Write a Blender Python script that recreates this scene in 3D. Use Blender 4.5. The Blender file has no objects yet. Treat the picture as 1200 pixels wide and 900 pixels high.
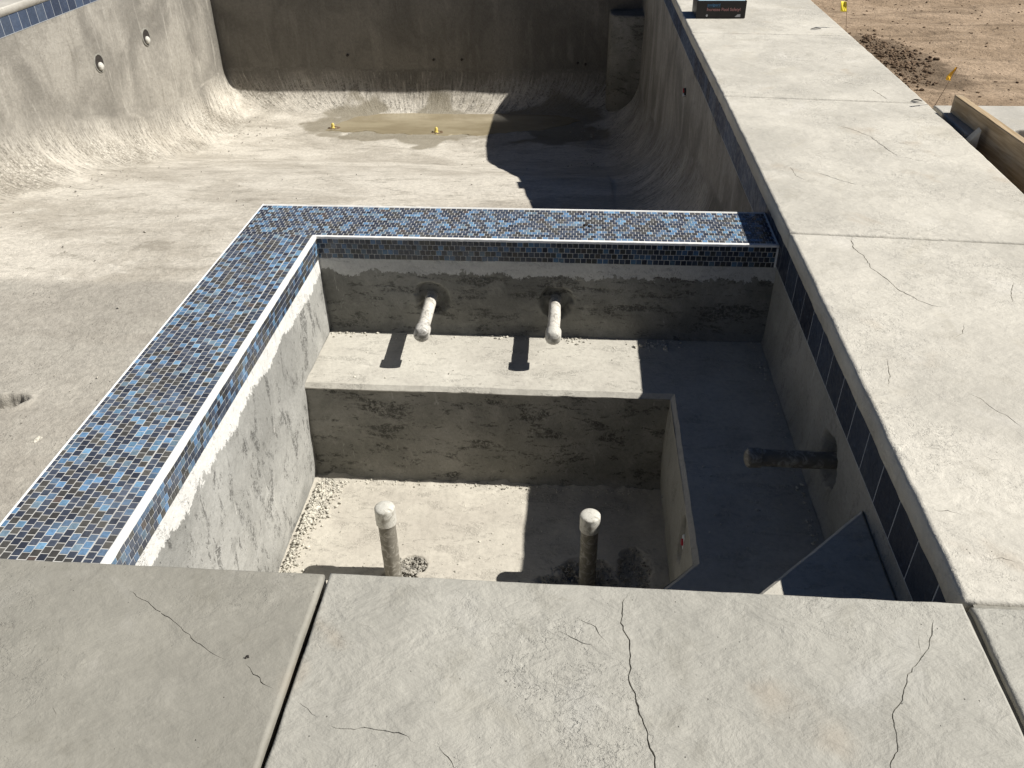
import bpy, math, random
import numpy as np
from mathutils import Vector, noise, Matrix
from mathutils.geometry import delaunay_2d_cdt
random.seed(7); rng = np.random.default_rng(7)
R = math.radians
sc = bpy.context.scene
COL = sc.collection
CAMH = 1.5
Rm = np.array([[0.99701006, 0.0316054, -0.07051264], [0.07593855, -0.56953914, 0.81844884], [-0.01429231, -0.82135636, -0.57023632]])

def px(x, y, z=0.0):
    """measured point of the photograph's paving plan (used for crack lines and small litter)"""
    d = Rm @ np.array([x-600., y-450., 970.]); t = (z-CAMH)/d[2]
    return (d[0]*t, d[1]*t)

def nz(x, y, z=0.0, s=1.0, o=3):
    return noise.fractal(Vector((x*s, y*s, z*s)), .9, 2.0, o)

# ------------------------------------------------------------------ materials
class G:
    def __init__(s, name):
        s.m = bpy.data.materials.new(name); s.m.use_nodes = True
        s.t = s.m.node_tree; s.t.nodes.clear()
        s.out = s.n('ShaderNodeOutputMaterial'); s.b = s.n('ShaderNodeBsdfPrincipled')
        s.l(s.b.outputs[0], s.out.inputs[0])
        g = s.n('ShaderNodeNewGeometry'); s.pos = g.outputs['Position']
    def n(s, t): return s.t.nodes.new(t)
    def l(s, a, b): s.t.links.new(a, b)
    def put(s, v, sock):
        if hasattr(v, 'links'): s.l(v, sock)
        else: sock.default_value = v
    def noise(s, vec, scale, detail=4, rough=.55, dist=0.0):
        detail = min(detail, 3 if scale >= 60 else 4.5 if scale >= 12 else 6)
        k = s.n('ShaderNodeTexNoise'); s.l(vec, k.inputs['Vector'])
        k.inputs['Scale'].default_value = scale; k.inputs['Detail'].default_value = detail
        k.inputs['Roughness'].default_value = rough; k.inputs['Distortion'].default_value = dist
        return k.outputs['Fac']
    def vor(s, vec, scale, feature='F1', out='Distance', rnd=1.0):
        k = s.n('ShaderNodeTexVoronoi'); k.feature = feature; s.l(vec, k.inputs['Vector'])
        k.inputs['Scale'].default_value = scale; k.inputs['Randomness'].default_value = rnd
        return k.outputs[out]
    def mapv(s, vec, scale=(1,1,1), rot=(0,0,0)):
        k = s.n('ShaderNodeMapping'); s.l(vec, k.inputs['Vector'])
        k.inputs['Scale'].default_value = scale; k.inputs['Rotation'].default_value = rot
        return k.outputs[0]
    def rmp(s, v, a, b, lo=0.0, hi=1.0, smooth=True):
        k = s.n('ShaderNodeMapRange'); k.interpolation_type = 'SMOOTHSTEP' if smooth else 'LINEAR'
        s.put(v, k.inputs[0])
        for i, q in enumerate((a, b, lo, hi)): s.put(q, k.inputs[i+1])
        return k.outputs[0]
    def math(s, op, a, b=0.0):
        k = s.n('ShaderNodeMath'); k.operation = op; s.put(a, k.inputs[0]); s.put(b, k.inputs[1]); return k.outputs[0]
    def mix(s, f, a, b, mode='MIX'):
        k = s.n('ShaderNodeMix'); k.data_type = 'RGBA'; k.blend_type = mode
        s.put(f, k.inputs[0])
        for v, i in ((a, 6), (b, 7)):
            if isinstance(v, (tuple, list)) and len(v) == 3: v = (*v, 1)
            s.put(v, k.inputs[i])
        return k.outputs[2]
    def attr(s, name, out='Fac'):
        k = s.n('ShaderNodeAttribute'); k.attribute_name = name; return k.outputs[out]
    def sep(s, v):
        k = s.n('ShaderNodeSeparateXYZ'); s.l(v, k.inputs[0]); return k.outputs
    def objc(s): return s.n('ShaderNodeTexCoord').outputs['Object']
    def uv(s): return s.n('ShaderNodeTexCoord').outputs['UV']
    def bump(s, h, dist, strength=1.0, prev=None):
        k = s.n('ShaderNodeBump'); k.inputs['Distance'].default_value = dist; k.inputs['Strength'].default_value = strength
        s.l(h, k.inputs['Height'])
        if prev is not None: s.l(prev, k.inputs['Normal'])
        return k.outputs[0]
    def done(s, col, rough=.9, normal=None, spec=.3, metal=0.0):
        if isinstance(col, tuple) and len(col) == 3: col = (*col, 1)
        s.put(col, s.b.inputs['Base Color']); s.put(rough, s.b.inputs['Roughness'])
        s.b.inputs['Specular IOR Level'].default_value = spec; s.b.inputs['Metallic'].default_value = metal
        if normal is not None: s.l(normal, s.b.inputs['Normal'])
        return s.m

def sc3(c, k): return tuple(x*k for x in c)

def mat_coping(name, tint, rough_relief=1.0):
    g = G(name); p = g.pos
    big = g.noise(p, 1.7, 6, .6, .6)
    med = g.noise(p, 6.5, 9, .66, .3)
    fine = g.noise(p, 45, 8, .7)
    c = g.mix(g.rmp(big, .32, .68), sc3(tint, .84), sc3(tint, 1.08))
    c = g.mix(g.rmp(med, .56, .74, 0, .6), c, sc3((tint[0]*1.03, tint[1]*1.03, tint[2]*1.05), 1.12))
    c = g.mix(g.rmp(med, .30, .46, .55, 0), c, sc3((tint[0]*.97, tint[1]*.96, tint[2]*.93), .78))
    # drawn-out flecks left by the stamping mat
    st = g.noise(g.mapv(p, (7, 24, 10), (0, 0, R(-28))), 1.4, 8, .72, .25)
    c = g.mix(g.math('MULTIPLY', g.rmp(st, .58, .70, 0, .34), g.rmp(big, .40, .60)), c, sc3((tint[0]*.98, tint[1]*.93, tint[2]*.86), .66))
    c = g.mix(g.rmp(fine, .25, .75, .10, 0), c, (.05, .05, .045))
    c = g.mix(g.rmp(fine, .55, .8, 0, .28), c, sc3(tint, 1.25))
    # brown mineral stains
    br = g.noise(p, 3.1, 3, .5, .4)
    c = g.mix(g.rmp(br, .62, .74, 0, .28), c, (.36, .27, .18))
    # tiny dark pits
    pit = g.vor(p, 42); pm = g.noise(p, 9, 2)
    pits = g.math('MULTIPLY', g.rmp(pit, .045, .09, 1, 0), g.rmp(pm, .52, .6))
    c = g.mix(g.math('MULTIPLY', pits, .6), c, (.10, .09, .075))
    # old dirt held in the cracks
    c = g.mix(g.math('MULTIPLY', g.attr('crack'), .5), c, (.055, .05, .043))
    ridge = g.noise(g.mapv(p, (1, 1.5, 1), (0, 0, R(-25))), 9, 10, .62, .25)
    cm = g.mapv(p, (5, 11, 6), (0, 0, R(-32)))
    chipn = g.noise(cm, 1.7, 10, .70, .3)
    chip = g.rmp(chipn, .545, .575)                      # shallow flakes torn by the stamping mat
    chip2 = g.rmp(g.noise(g.mapv(p, (1, 1, 1), (0, 0, R(40))), 21, 9, .72, .4), .57, .60)
    patch = g.rmp(g.noise(p, 1.6, 4, .55), .44, .64, .06, 1.0)
    h = g.math('ADD', ridge, g.math('MULTIPLY', g.math('MULTIPLY', chip, patch), -.11))
    nr = g.bump(h, .020*rough_relief, .7)
    h2 = g.math('SUBTRACT', g.math('MULTIPLY', g.noise(p, 48, 8, .75), g.math('MULTIPLY', patch, 1.2)), g.math('MULTIPLY', g.math('MULTIPLY', chip2, patch), .28))
    h2 = g.math('SUBTRACT', h2, g.math('MULTIPLY', pits, .6))
    nr = g.bump(h2, .0060*rough_relief, .8, nr)
    rim = g.math('MULTIPLY', g.rmp(chipn, .53, .548), g.rmp(chipn, .566, .548))
    c = g.mix(g.math('MULTIPLY', g.math('MULTIPLY', rim, patch), .12), c, sc3((tint[0]*.97, tint[1]*.93, tint[2]*.86), .5))
    c = g.mix(g.math('MULTIPLY', g.rmp(g.noise(p, 26, 6, .75), .56, .66), g.math('MULTIPLY', patch, .5)), c, sc3(tint, 1.3))  # pale spots painted as highlights on the relief
    blob = g.noise(g.mapv(p, (1, 1, 1), (0, 0, 1)), 2.9, 4, .55, .6)
    c = g.mix(g.rmp(blob, .58, .70, 0, .35), c, sc3((tint[0], tint[1]*1.01, tint[2]*1.05), 1.16))
    c = g.mix(g.rmp(blob, .40, .30, 0, .35), c, sc3((tint[0], tint[1]*.97, tint[2]*.9), .8))
    return g.done(c, g.rmp(med, .3, .7, .62, .85), nr, .35)

def mat_gunite(name, c_lo, c_hi, scale=1.0, scratch=.5, skim=None, grit=.5, stroke=.6, ax=(5, 5, 15), rot=(0, 0, 0), rough=1.0):
    """cement plaster with dark trowel drag patches; skim = (z_top, z_low, colour) adds the pale thinset band with a ragged lower edge"""
    g = G(name); p = g.pos
    big = g.noise(p, 2.1*scale, 7, .6, .35)
    med = g.noise(p, 7*scale, 9, .66, .3)
    fine = g.noise(p, 60*scale, 7, .7)
    c = g.mix(g.rmp(big, .36, .64), c_lo, c_hi)
    c = g.mix(g.rmp(med, .54, .70, 0, .45), c, sc3(c_hi, 1.15))
    c = g.mix(g.rmp(med, .30, .46, .5, 0), c, sc3(c_lo, .8))
    # dark drag strokes broken up by the grain
    mp = g.mapv(p, ax, rot)
    s2 = g.noise(mp, 1.0, 9, .72, .4); brk = g.noise(p, 75, 5, .75)
    dk = g.math('MULTIPLY', g.rmp(s2, .52, .62), g.rmp(brk, .40, .58))
    dk2 = g.rmp(g.noise(mp, 2.6, 8, .75, .3), .60, .66)
    dk = g.math('MAXIMUM', dk, g.math('MULTIPLY', dk2, .8))
    c = g.mix(g.math('MULTIPLY', dk, stroke), c, sc3(c_lo, .30))
    # pale scratches
    s1 = g.noise(g.mapv(p, (34, 34, 6), (R(25), R(20), 0)), 1.0, 6, .75, .5)
    c = g.mix(g.math('MULTIPLY', g.rmp(s1, .63, .69), scratch), c, (.62, .61, .57))
    c = g.mix(g.rmp(fine, .3, .62, .18, 0), c, sc3(c_lo, .3))
    pit = g.vor(p, 55); pm = g.noise(p, 5, 3)
    pits = g.math('MULTIPLY', g.rmp(pit, .05, .11, 1, 0), g.rmp(pm, .52, .6))
    c = g.mix(g.math('MULTIPLY', pits, .6), c, sc3(c_lo, .3))
    crumb = g.math('MULTIPLY', g.rmp(g.vor(g.mapv(p, (1, 1, 1), (0, 0, 1)), 75), .08, .15, 1, 0), g.rmp(g.noise(p, 4.5, 3), .54, .66))
    c = g.mix(g.math('MULTIPLY', crumb, grit), c, sc3(c_hi, 1.3))
    if skim:
        z = g.sep(p)[2]
        edge = g.math('ADD', g.math('MULTIPLY', g.math('SUBTRACT', g.noise(p, 6, 8, .72, .3), .5), .19), g.math('MULTIPLY', g.math('SUBTRACT', g.noise(g.mapv(p, (1, 1, .35)), 40, 7, .8), .5), .07))
        m = g.rmp(g.math('ADD', z, edge), skim[1]-.003, skim[1]+.003)
        c = g.mix(g.math('MULTIPLY', m, .9), c, g.mix(g.rmp(fine, .3, .7), sc3(skim[2], .85), skim[2]))
    h = g.math('ADD', g.math('MULTIPLY', g.noise(p, 14, 9, .68, .3), .9), g.math('MULTIPLY', dk, -.35))
    nr = g.bump(h, .009*rough, .75)
    h2 = g.math('ADD', g.math('SUBTRACT', g.math('MULTIPLY', g.noise(p, 110, 5, .7), .6*rough), pits), crumb)
    nr = g.bump(h2, .0028, .8, nr)
    return g.done(c, .92, nr, .2)

def mat_pool(name):
    g = G(name); p = g.pos; uv = g.uv()
    cove, shallow, damp = g.attr('cove'), g.attr('shallow'), g.attr('damp')
    wallm = g.attr('wallm')
    cream, grey = (.66, .615, .535), (.30, .285, .25)
    big = g.noise(g.mapv(p, (.8, 1.1, 1)), 1.0, 8, .66, .5)
    med = g.noise(g.mapv(p, (1, 1.7, 1)), 2.6, 9, .70, .4)
    fine = g.noise(p, 26, 8, .72)
    c = g.mix(g.rmp(big, .36, .60), (.47, .43, .365), cream)
    c = g.mix(g.rmp(med, .30, .46, .7, 0), c, (.33, .30, .25))
    c = g.mix(g.rmp(med, .54, .68, 0, .6), c, (.72, .68, .60))
    stk = g.noise(g.mapv(p, (2.6, 4.2, 1)), 1.0, 9, .75, .3); c = g.mix(g.math('MULTIPLY', g.math('MULTIPLY', g.rmp(stk, .55, .64), g.rmp(fine, .42, .56)), .75), c, (.28, .255, .21))
    # smooth darker shallow floor
    sh = g.mix(g.rmp(med, .32, .7), (.40, .37, .32), (.49, .455, .395))
    sh = g.mix(g.rmp(big, .5, .62, 0, .5), sh, (.56, .53, .465))
    c = g.mix(shallow, c, g.mix(.28, sh, (.30, .28, .245)))
    # wall: patchy cement with vertical runs
    run = g.noise(g.mapv(uv, (6, .9, 1)), 1.0, 7, .65, .5)
    blot = g.noise(g.mapv(uv, (1.1, .9, 1)), 1.0, 6, .6, .8)
    w = g.mix(g.rmp(blot, .36, .64), (.22, .205, .178), (.38, .355, .31))
    w = g.mix(g.rmp(run, .52, .7, 0, .55), w, (.52, .49, .43))
    w = g.mix(g.rmp(run, .3, .45, .5, 0), w, (.19, .175, .145))
    w = g.mix(g.rmp(g.sep(p)[1], 13.0, 13.15), w, g.mix(.55, w, (.10, .094, .082)))  # far wall colour darkened to deepen the shade on it
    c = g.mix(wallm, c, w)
    # drag marks along the cove
    drag = g.noise(g.mapv(uv, (26, 3.4, 1)), 1.0, 7, .75, .35)
    spk = g.noise(p, 34, 5, .78)
    dk = g.math('MULTIPLY', g.math('MULTIPLY', g.rmp(drag, .46, .60), cove), g.rmp(spk, .44, .54))
    c = g.mix(g.math('MULTIPLY', dk, .8), c, (.13, .12, .10))
    c = g.mix(g.math('MULTIPLY', g.math('MULTIPLY', g.rmp(drag, .34, .46, 1, 0), cove), .6), c, (.70, .65, .56))
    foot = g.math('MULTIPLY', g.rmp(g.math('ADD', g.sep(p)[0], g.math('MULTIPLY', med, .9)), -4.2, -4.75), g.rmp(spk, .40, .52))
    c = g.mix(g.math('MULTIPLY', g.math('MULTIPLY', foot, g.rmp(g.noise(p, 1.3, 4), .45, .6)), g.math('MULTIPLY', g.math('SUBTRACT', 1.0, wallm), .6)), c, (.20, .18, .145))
    c = g.mix(g.rmp(fine, .3, .7, .28, 0), c, (.07, .065, .055))
    # scattered grit
    v = g.vor(p, 17); pm = g.noise(p, 1.6, 3)
    gr = g.math('MULTIPLY', g.rmp(v, .05, .10, 1, 0), g.rmp(pm, .50, .58))
    v2 = g.vor(g.mapv(p, (1,1,1), (0,0,.7)), 42); gr2 = g.math('MULTIPLY', g.rmp(v2, .10, .17, 1, 0), g.rmp(g.noise(p, 2.7, 3), .52, .62))
    c = g.mix(g.math('MULTIPLY', gr, .75), c, (.10, .085, .07))
    c = g.mix(g.math('MULTIPLY', gr2, .7), c, (.15, .13, .105))
    dd = g.rmp(g.math('ADD', damp, g.math('MULTIPLY', g.math('SUBTRACT', med, .5), .5)), .35, .95)
    c = g.mix(g.math('MULTIPLY', dd, .75), c, (.20, .175, .125))
    nr = g.bump(g.math('ADD', g.noise(p, 9, 9, .7, .5), g.math('MULTIPLY', g.math('MULTIPLY', drag, cove), .9)), .018, .8)
    nr = g.bump(g.math('ADD', g.noise(p, 55, 7, .75), g.math('ADD', gr, gr2)), .006, .8, nr)
    return g.done(c, .93, nr, .2)

def mat_tile(name, rough=.22, slate=False):
    g = G(name); p = g.pos; col = g.attr('Col', 'Color')
    m = g.noise(p, 60, 5, .6, 1.0); m2 = g.noise(p, 14, 5, .7, 1.5)
    c = g.mix(g.rmp(m, .3, .7, .35, 0), col, (.015, .018, .025))
    c = g.mix(g.rmp(m2, .55, .75, 0, .35 if slate else .12), c, (.10, .15, .22) if slate else (.16, .22, .28))
    if slate: c = g.mix(g.rmp(g.noise(p, 33, 6, .7, 2), .6, .72, 0, .2), c, (.12, .14, .18))
    dust = g.noise(p, 5, 5, .65)
    c = g.mix(g.rmp(dust, .5, .75, .02, .07 if slate else .10), c, (.42, .41, .39))
    return g.done(c, g.rmp(g.noise(p, 30, 3), .3, .7, rough*.7, rough*1.5), g.bump(m, .0015, .4), .22 if slate else .5)

def mat_grout(name, c=(.56, .555, .53)):
    g = G(name); p = g.pos
    m = g.noise(p, 18, 6, .7); f = g.noise(p, 150, 4, .7)
    k = g.mix(g.rmp(m, .35, .65, .28, 0), c, sc3(c, .68))
    k = g.mix(g.rmp(g.noise(p, 5, 5, .7), .55, .7, 0, .35), k, sc3(c, .6))
    return g.done(k, .85, g.bump(f, .0012, .6), .3)

def mat_pvc(name, dirt=.5, white=(.72, .71, .67), cement=(.34, .32, .28)):
    g = G(name); p = g.objc()
    a = g.noise(p, 22, 7, .68, 1.2); b = g.noise(p, 90, 5, .7)
    c = g.mix(g.rmp(a, .62-dirt*.32, .72-dirt*.22), white, cement)
    c = g.mix(g.rmp(g.noise(p, 40, 6, .7, 2), .6, .68, 0, .6), c, (.13, .12, .10))
    c = g.mix(g.rmp(b, .3, .6, .15, 0), c, (.1, .09, .07))
    return g.done(c, g.rmp(a, .4, .6, .45, .9), g.bump(g.math('ADD', a, g.math('MULTIPLY', b, .3)), .004, .7), .4)

def mat_dirt(name, dark=False):
    g = G(name); p = g.pos
    big = g.noise(g.mapv(p, (.7, 1.6, 1)), .9, 8, .65, .8); med = g.noise(g.mapv(p, (1, 1.9, 1)), 4, 9, .7, .6); fine = g.noise(p, 38, 7, .75); rut = g.noise(g.mapv(p, (.5, 2.2, 1), (0, 0, R(-14))), 1.7, 6, .6, .5)
    a, b = ((.14, .10, .068), (.24, .175, .12)) if dark else ((.31, .228, .155), (.455, .345, .245))
    c = g.mix(g.rmp(big, .35, .65), a, b)
    c = g.mix(g.rmp(med, .3, .48, .7, 0), c, sc3(a, .55))
    c = g.mix(g.rmp(med, .55, .7, 0, .6), c, sc3(b, 1.15))
    c = g.mix(g.rmp(rut, .54, .64, 0, .6), c, sc3(a, .62))
    c = g.mix(g.math('MULTIPLY', g.rmp(g.math('ADD', g.attr('soil'), g.math('SUBTRACT', g.noise(p, 9, 5, .7), .5)), .35, .75), .75), c, sc3(a, .38))
    v = g.rmp(g.vor(p, 26), .08, .16, 1, 0); v = g.math('MULTIPLY', v, g.rmp(g.noise(p, 2.2, 3), .5, .6))
    c = g.mix(g.math('MULTIPLY', v, .75), c, sc3(a, .3))
    c = g.mix(g.rmp(fine, .3, .7, .35, 0), c, sc3(a, .4))
    nr = g.bump(g.noise(p, 12, 9, .72, .4), .03, .9); nr = g.bump(g.math('ADD', fine, v), .008, .9, nr)
    return g.done(c, .97, nr, .1)

def mat_simple(name, c, rough=.6, var=.2, scale=30, bump=.001, spec=.4):
    g = G(name); p = g.objc(); a = g.noise(p, scale, 6, .65)
    k = g.mix(g.rmp(a, .3, .7), sc3(c, 1-var), sc3(c, 1+var))
    return g.done(k, rough, g.bump(a, bump, .5), spec)

def mat_wood(name):
    g = G(name); p = g.objc()
    gr = g.noise(g.mapv(p, (60, 2.2, 60)), 1.0, 6, .65, .5); b = g.noise(p, 4, 4)
    c = g.mix(g.rmp(gr, .35, .65), (.33, .24, .14), (.50, .385, .25))
    c = g.mix(g.rmp(b, .4, .7, 0, .4), c, (.38, .34, .28))
    return g.done(c, .85, g.bump(gr, .003, .7), .2)

def mat_water(name):
    g = G(name); p = g.pos
    a = g.noise(g.mapv(p, (.8, 2, 1)), 1.6, 5, .6)
    c = g.mix(g.rmp(a, .35, .65), (.27, .225, .145), (.36, .31, .21))
    return g.done(c, .12, g.bump(g.noise(p, 9, 3), .002, .4), .35)

M = {}
M['cop_dark'] = mat_coping('stamped_concrete_grey', (.305, .291, .250), .6)  # slab tints differ, with some light falloff put into them
M['cop_mid'] = mat_coping('stamped_concrete', (.400, .386, .340), 1.0)
M['cop_light'] = mat_coping('stamped_concrete_pale', (.560, .530, .462), .75)
M['pool'] = mat_pool('pool_plaster')
THIN = (.60, .60, .58)
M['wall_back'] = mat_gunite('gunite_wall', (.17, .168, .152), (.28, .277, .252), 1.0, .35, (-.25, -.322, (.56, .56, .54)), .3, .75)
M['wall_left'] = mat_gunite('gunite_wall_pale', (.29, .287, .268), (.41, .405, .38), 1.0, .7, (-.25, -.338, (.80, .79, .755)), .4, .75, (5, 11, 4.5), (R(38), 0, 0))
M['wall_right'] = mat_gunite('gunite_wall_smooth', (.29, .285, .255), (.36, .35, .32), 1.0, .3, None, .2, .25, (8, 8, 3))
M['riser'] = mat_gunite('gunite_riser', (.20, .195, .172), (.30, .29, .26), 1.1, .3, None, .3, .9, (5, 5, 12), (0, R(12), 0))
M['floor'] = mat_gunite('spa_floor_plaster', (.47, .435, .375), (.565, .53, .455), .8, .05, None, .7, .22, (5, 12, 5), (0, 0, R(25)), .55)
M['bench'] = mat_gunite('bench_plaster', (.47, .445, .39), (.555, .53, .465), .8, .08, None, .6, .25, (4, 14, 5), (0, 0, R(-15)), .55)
M['mosaic'] = mat_tile('glass_mosaic', .16)
M['slate'] = mat_tile('slate_tile', .5, True)
M['grout'] = mat_grout('grout')
M['trimw'] = mat_grout('white_edge', (.84, .835, .81))
M['tilegrout'] = mat_grout('grey_grout', (.42, .44, .46))
M['pvc'] = mat_pvc('pvc_dusty', .42, (.66, .63, .57), (.36, .34, .30))
M['pvcd'] = mat_pvc('pvc_cement_coated', .95, (.45, .43, .38), (.20, .185, .155))
M['cap'] = mat_pvc('pvc_cap', .46, (.60, .585, .53), (.38, .36, .31))
M['cap_shade'] = mat_pvc('pvc_cap_dirty_shaded', .6, (.6, .58, .54), (.26, .25, .22))  # dirty cap, greyer because its shade is put into the colour
M['dirt'] = mat_dirt('bare_dirt'); M['soil'] = mat_dirt('dark_soil', True)  # trench soil uses the darker dirt colours
M['rubble'] = mat_simple('plaster_crumbs', (.50, .475, .41), .95, .4, 60, .002, .2)
M['gravel'] = mat_simple('pea_gravel', (.33, .31, .27), .9, .55, 25, .002, .25)
M['clod'] = mat_simple('soil_clods', (.17, .12, .08), .98, .4, 30, .003, .1)
M['filler'] = mat_simple('joint_filler', (.25, .24, .21), .9, .2, 40, .002, .2)
M['dark'] = mat_simple('dark_debris_and_hole_shade', (.035, .03, .026), .8, .4, 60, .001, .3)  # also colours the shaded hollows of niches and tie holes
M['wood'] = mat_wood('form_lumber')
M['water'] = mat_water('muddy_water')
M['yellow'] = mat_simple('yellow_plastic', (.75, .60, .16), .5, .15, 50)
M['flagy'] = mat_simple('flag_yellow', (.85, .68, .04), .6, .1, 20)
M['flago'] = mat_simple('flag_amber', (.72, .40, .02), .6, .12, 20)
M['wire'] = mat_simple('wire', (.35, .24, .16), .5, .1)
M['carton'] = mat_simple('dark_carton', (.016, .013, .012), .42, .25, 8, .0005)
M['cartontop'] = mat_simple('carton_top_print', (.36, .52, .60), .45, .12, 8, .0005)
M['pink'] = mat_simple('pink_print', (.42, .20, .19), .6, .1)
M['blue'] = mat_simple('blue_print', (.06, .18, .32), .6, .1)
M['whitep'] = mat_simple('white_print', (.5, .5, .5), .6, .1)
M['red'] = mat_simple('red_plastic', (.45, .02, .035), .4, .1)
M['whitepl'] = mat_simple('white_plastic', (.7, .72, .74), .4, .08)
M['deck2'] = mat_coping('broom_concrete', (.52, .495, .44), .4)

# ------------------------------------------------------------------ mesh helpers
def tag(o, label=None, cat=None, group=None, kind=None):
    if label: o['label'] = label
    if cat: o['category'] = cat
    if group: o['group'] = group
    if kind: o['kind'] = kind
    return o
def empty(name, loc, label, cat, group=None, kind=None):
    o = bpy.data.objects.new(name, None); COL.objects.link(o); o.location = loc; o.empty_display_size = .1
    return tag(o, label, cat, group, kind)
def wloc(parent):
    v = Vector((0, 0, 0))
    while parent is not None: v += parent.location; parent = parent.parent
    return v
def mk(name, V, F, mat, parent=None, smooth=False, fattr=None, vattr=None, origin=None, uv=None):
    V = np.asarray(V, dtype=float)
    off = np.array(wloc(parent)) if parent else np.zeros(3)
    loc = np.zeros(3)
    if origin is not None: loc = np.array(origin) - off
    elif parent is None: loc = np.array([(V[:,0].min()+V[:,0].max())/2, (V[:,1].min()+V[:,1].max())/2, V[:,2].min()])
    elif len(V): loc = (V.min(0)+V.max(0))/2 - off
    W = V - off - loc
    me = bpy.data.meshes.new(name)
    me.from_pydata([tuple(v) for v in W], [], [tuple(int(i) for i in f) for f in F]); me.update()
    if fattr is not None:
        a = me.attributes.new('Col', 'FLOAT_COLOR', 'FACE')
        a.data.foreach_set('color', np.asarray(fattr, dtype=np.float32).ravel())
    if vattr:
        for k, v in vattr.items():
            a = me.attributes.new(k, 'FLOAT', 'POINT'); a.data.foreach_set('value', np.asarray(v, dtype=np.float32))
    if uv is not None:
        u = me.uv_layers.new(name='UVMap'); li = np.empty(len(me.loops), dtype=np.int32); me.loops.foreach_get('vertex_index', li)
        u.data.foreach_set('uv', np.asarray(uv, dtype=np.float32)[li].ravel())
    if smooth: me.polygons.foreach_set('use_smooth', [True]*len(me.polygons))
    me.materials.append(mat)
    o = bpy.data.objects.new(name, me); COL.objects.link(o); o.location = loc
    if parent: o.parent = parent
    return o
class MB:
    def __init__(s): s.V = []; s.F = []; s.C = []
    def add(s, V, F, c=None):
        b = len(s.V); s.V.extend([tuple(v) for v in V]); s.F.extend([tuple(i+b for i in f) for f in F])
        if c is not None: s.C.extend([c]*len(F))
    def box(s, lo, hi, c=None):
        x0,y0,z0 = lo; x1,y1,z1 = hi
        s.add([(x0,y0,z0),(x1,y0,z0),(x1,y1,z0),(x0,y1,z0),(x0,y0,z1),(x1,y0,z1),(x1,y1,z1),(x0,y1,z1)],
              [(0,3,2,1),(4,5,6,7),(0,1,5,4),(1,2,6,5),(2,3,7,6),(3,0,4,7)], c)
    def build(s, name, mat, parent=None, smooth=False, origin=None):
        return mk(name, s.V, s.F, mat, parent, smooth, fattr=s.C if s.C else None, origin=origin)

def frame(o, u, v):
    o, u, v = map(lambda q: np.array(q, float), (o, u, v)); n = np.cross(u, v); return o, u, v, n/np.linalg.norm(n)

def panel(name, o, u, v, lu, lv, res, mat, parent, disp=None, dense=(), smooth=True):
    """displaced rectangular sheet; disp(a,b) gives the height along the normal u x v; dense: (a0,a1,b0,b1,step)"""
    o, u, v, n = frame(o, u, v)
    A = list(np.arange(0, lu+1e-6, lu/max(1, round(lu/res)))); B = list(np.arange(0, lv+1e-6, lv/max(1, round(lv/res))))
    for a0, a1, b0, b1, st in dense:
        A += list(np.arange(a0, a1, st)); B += list(np.arange(b0, b1, st))
    def cl(L, top):
        L = sorted(set(round(min(max(q, 0), top), 5) for q in L)); out = [L[0]]
        for q in L[1:]:
            if q-out[-1] > 2e-3: out.append(q)
        out[-1] = top; return out
    A = cl(A, lu); B = cl(B, lv); V = []; F = []
    for b in B:
        for a in A:
            q = o+u*a+v*b
            h = nz(*q, s=5, o=4)*.0035 + (disp(a, b) if disp else 0)
            V.append(q+n*h)
    na = len(A)
    for j in range(len(B)-1):
        for i in range(na-1):
            k = j*na+i; F.append((k, k+1, k+na+1, k+na))
    return mk(name, V, F, mat, parent, smooth)

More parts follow.
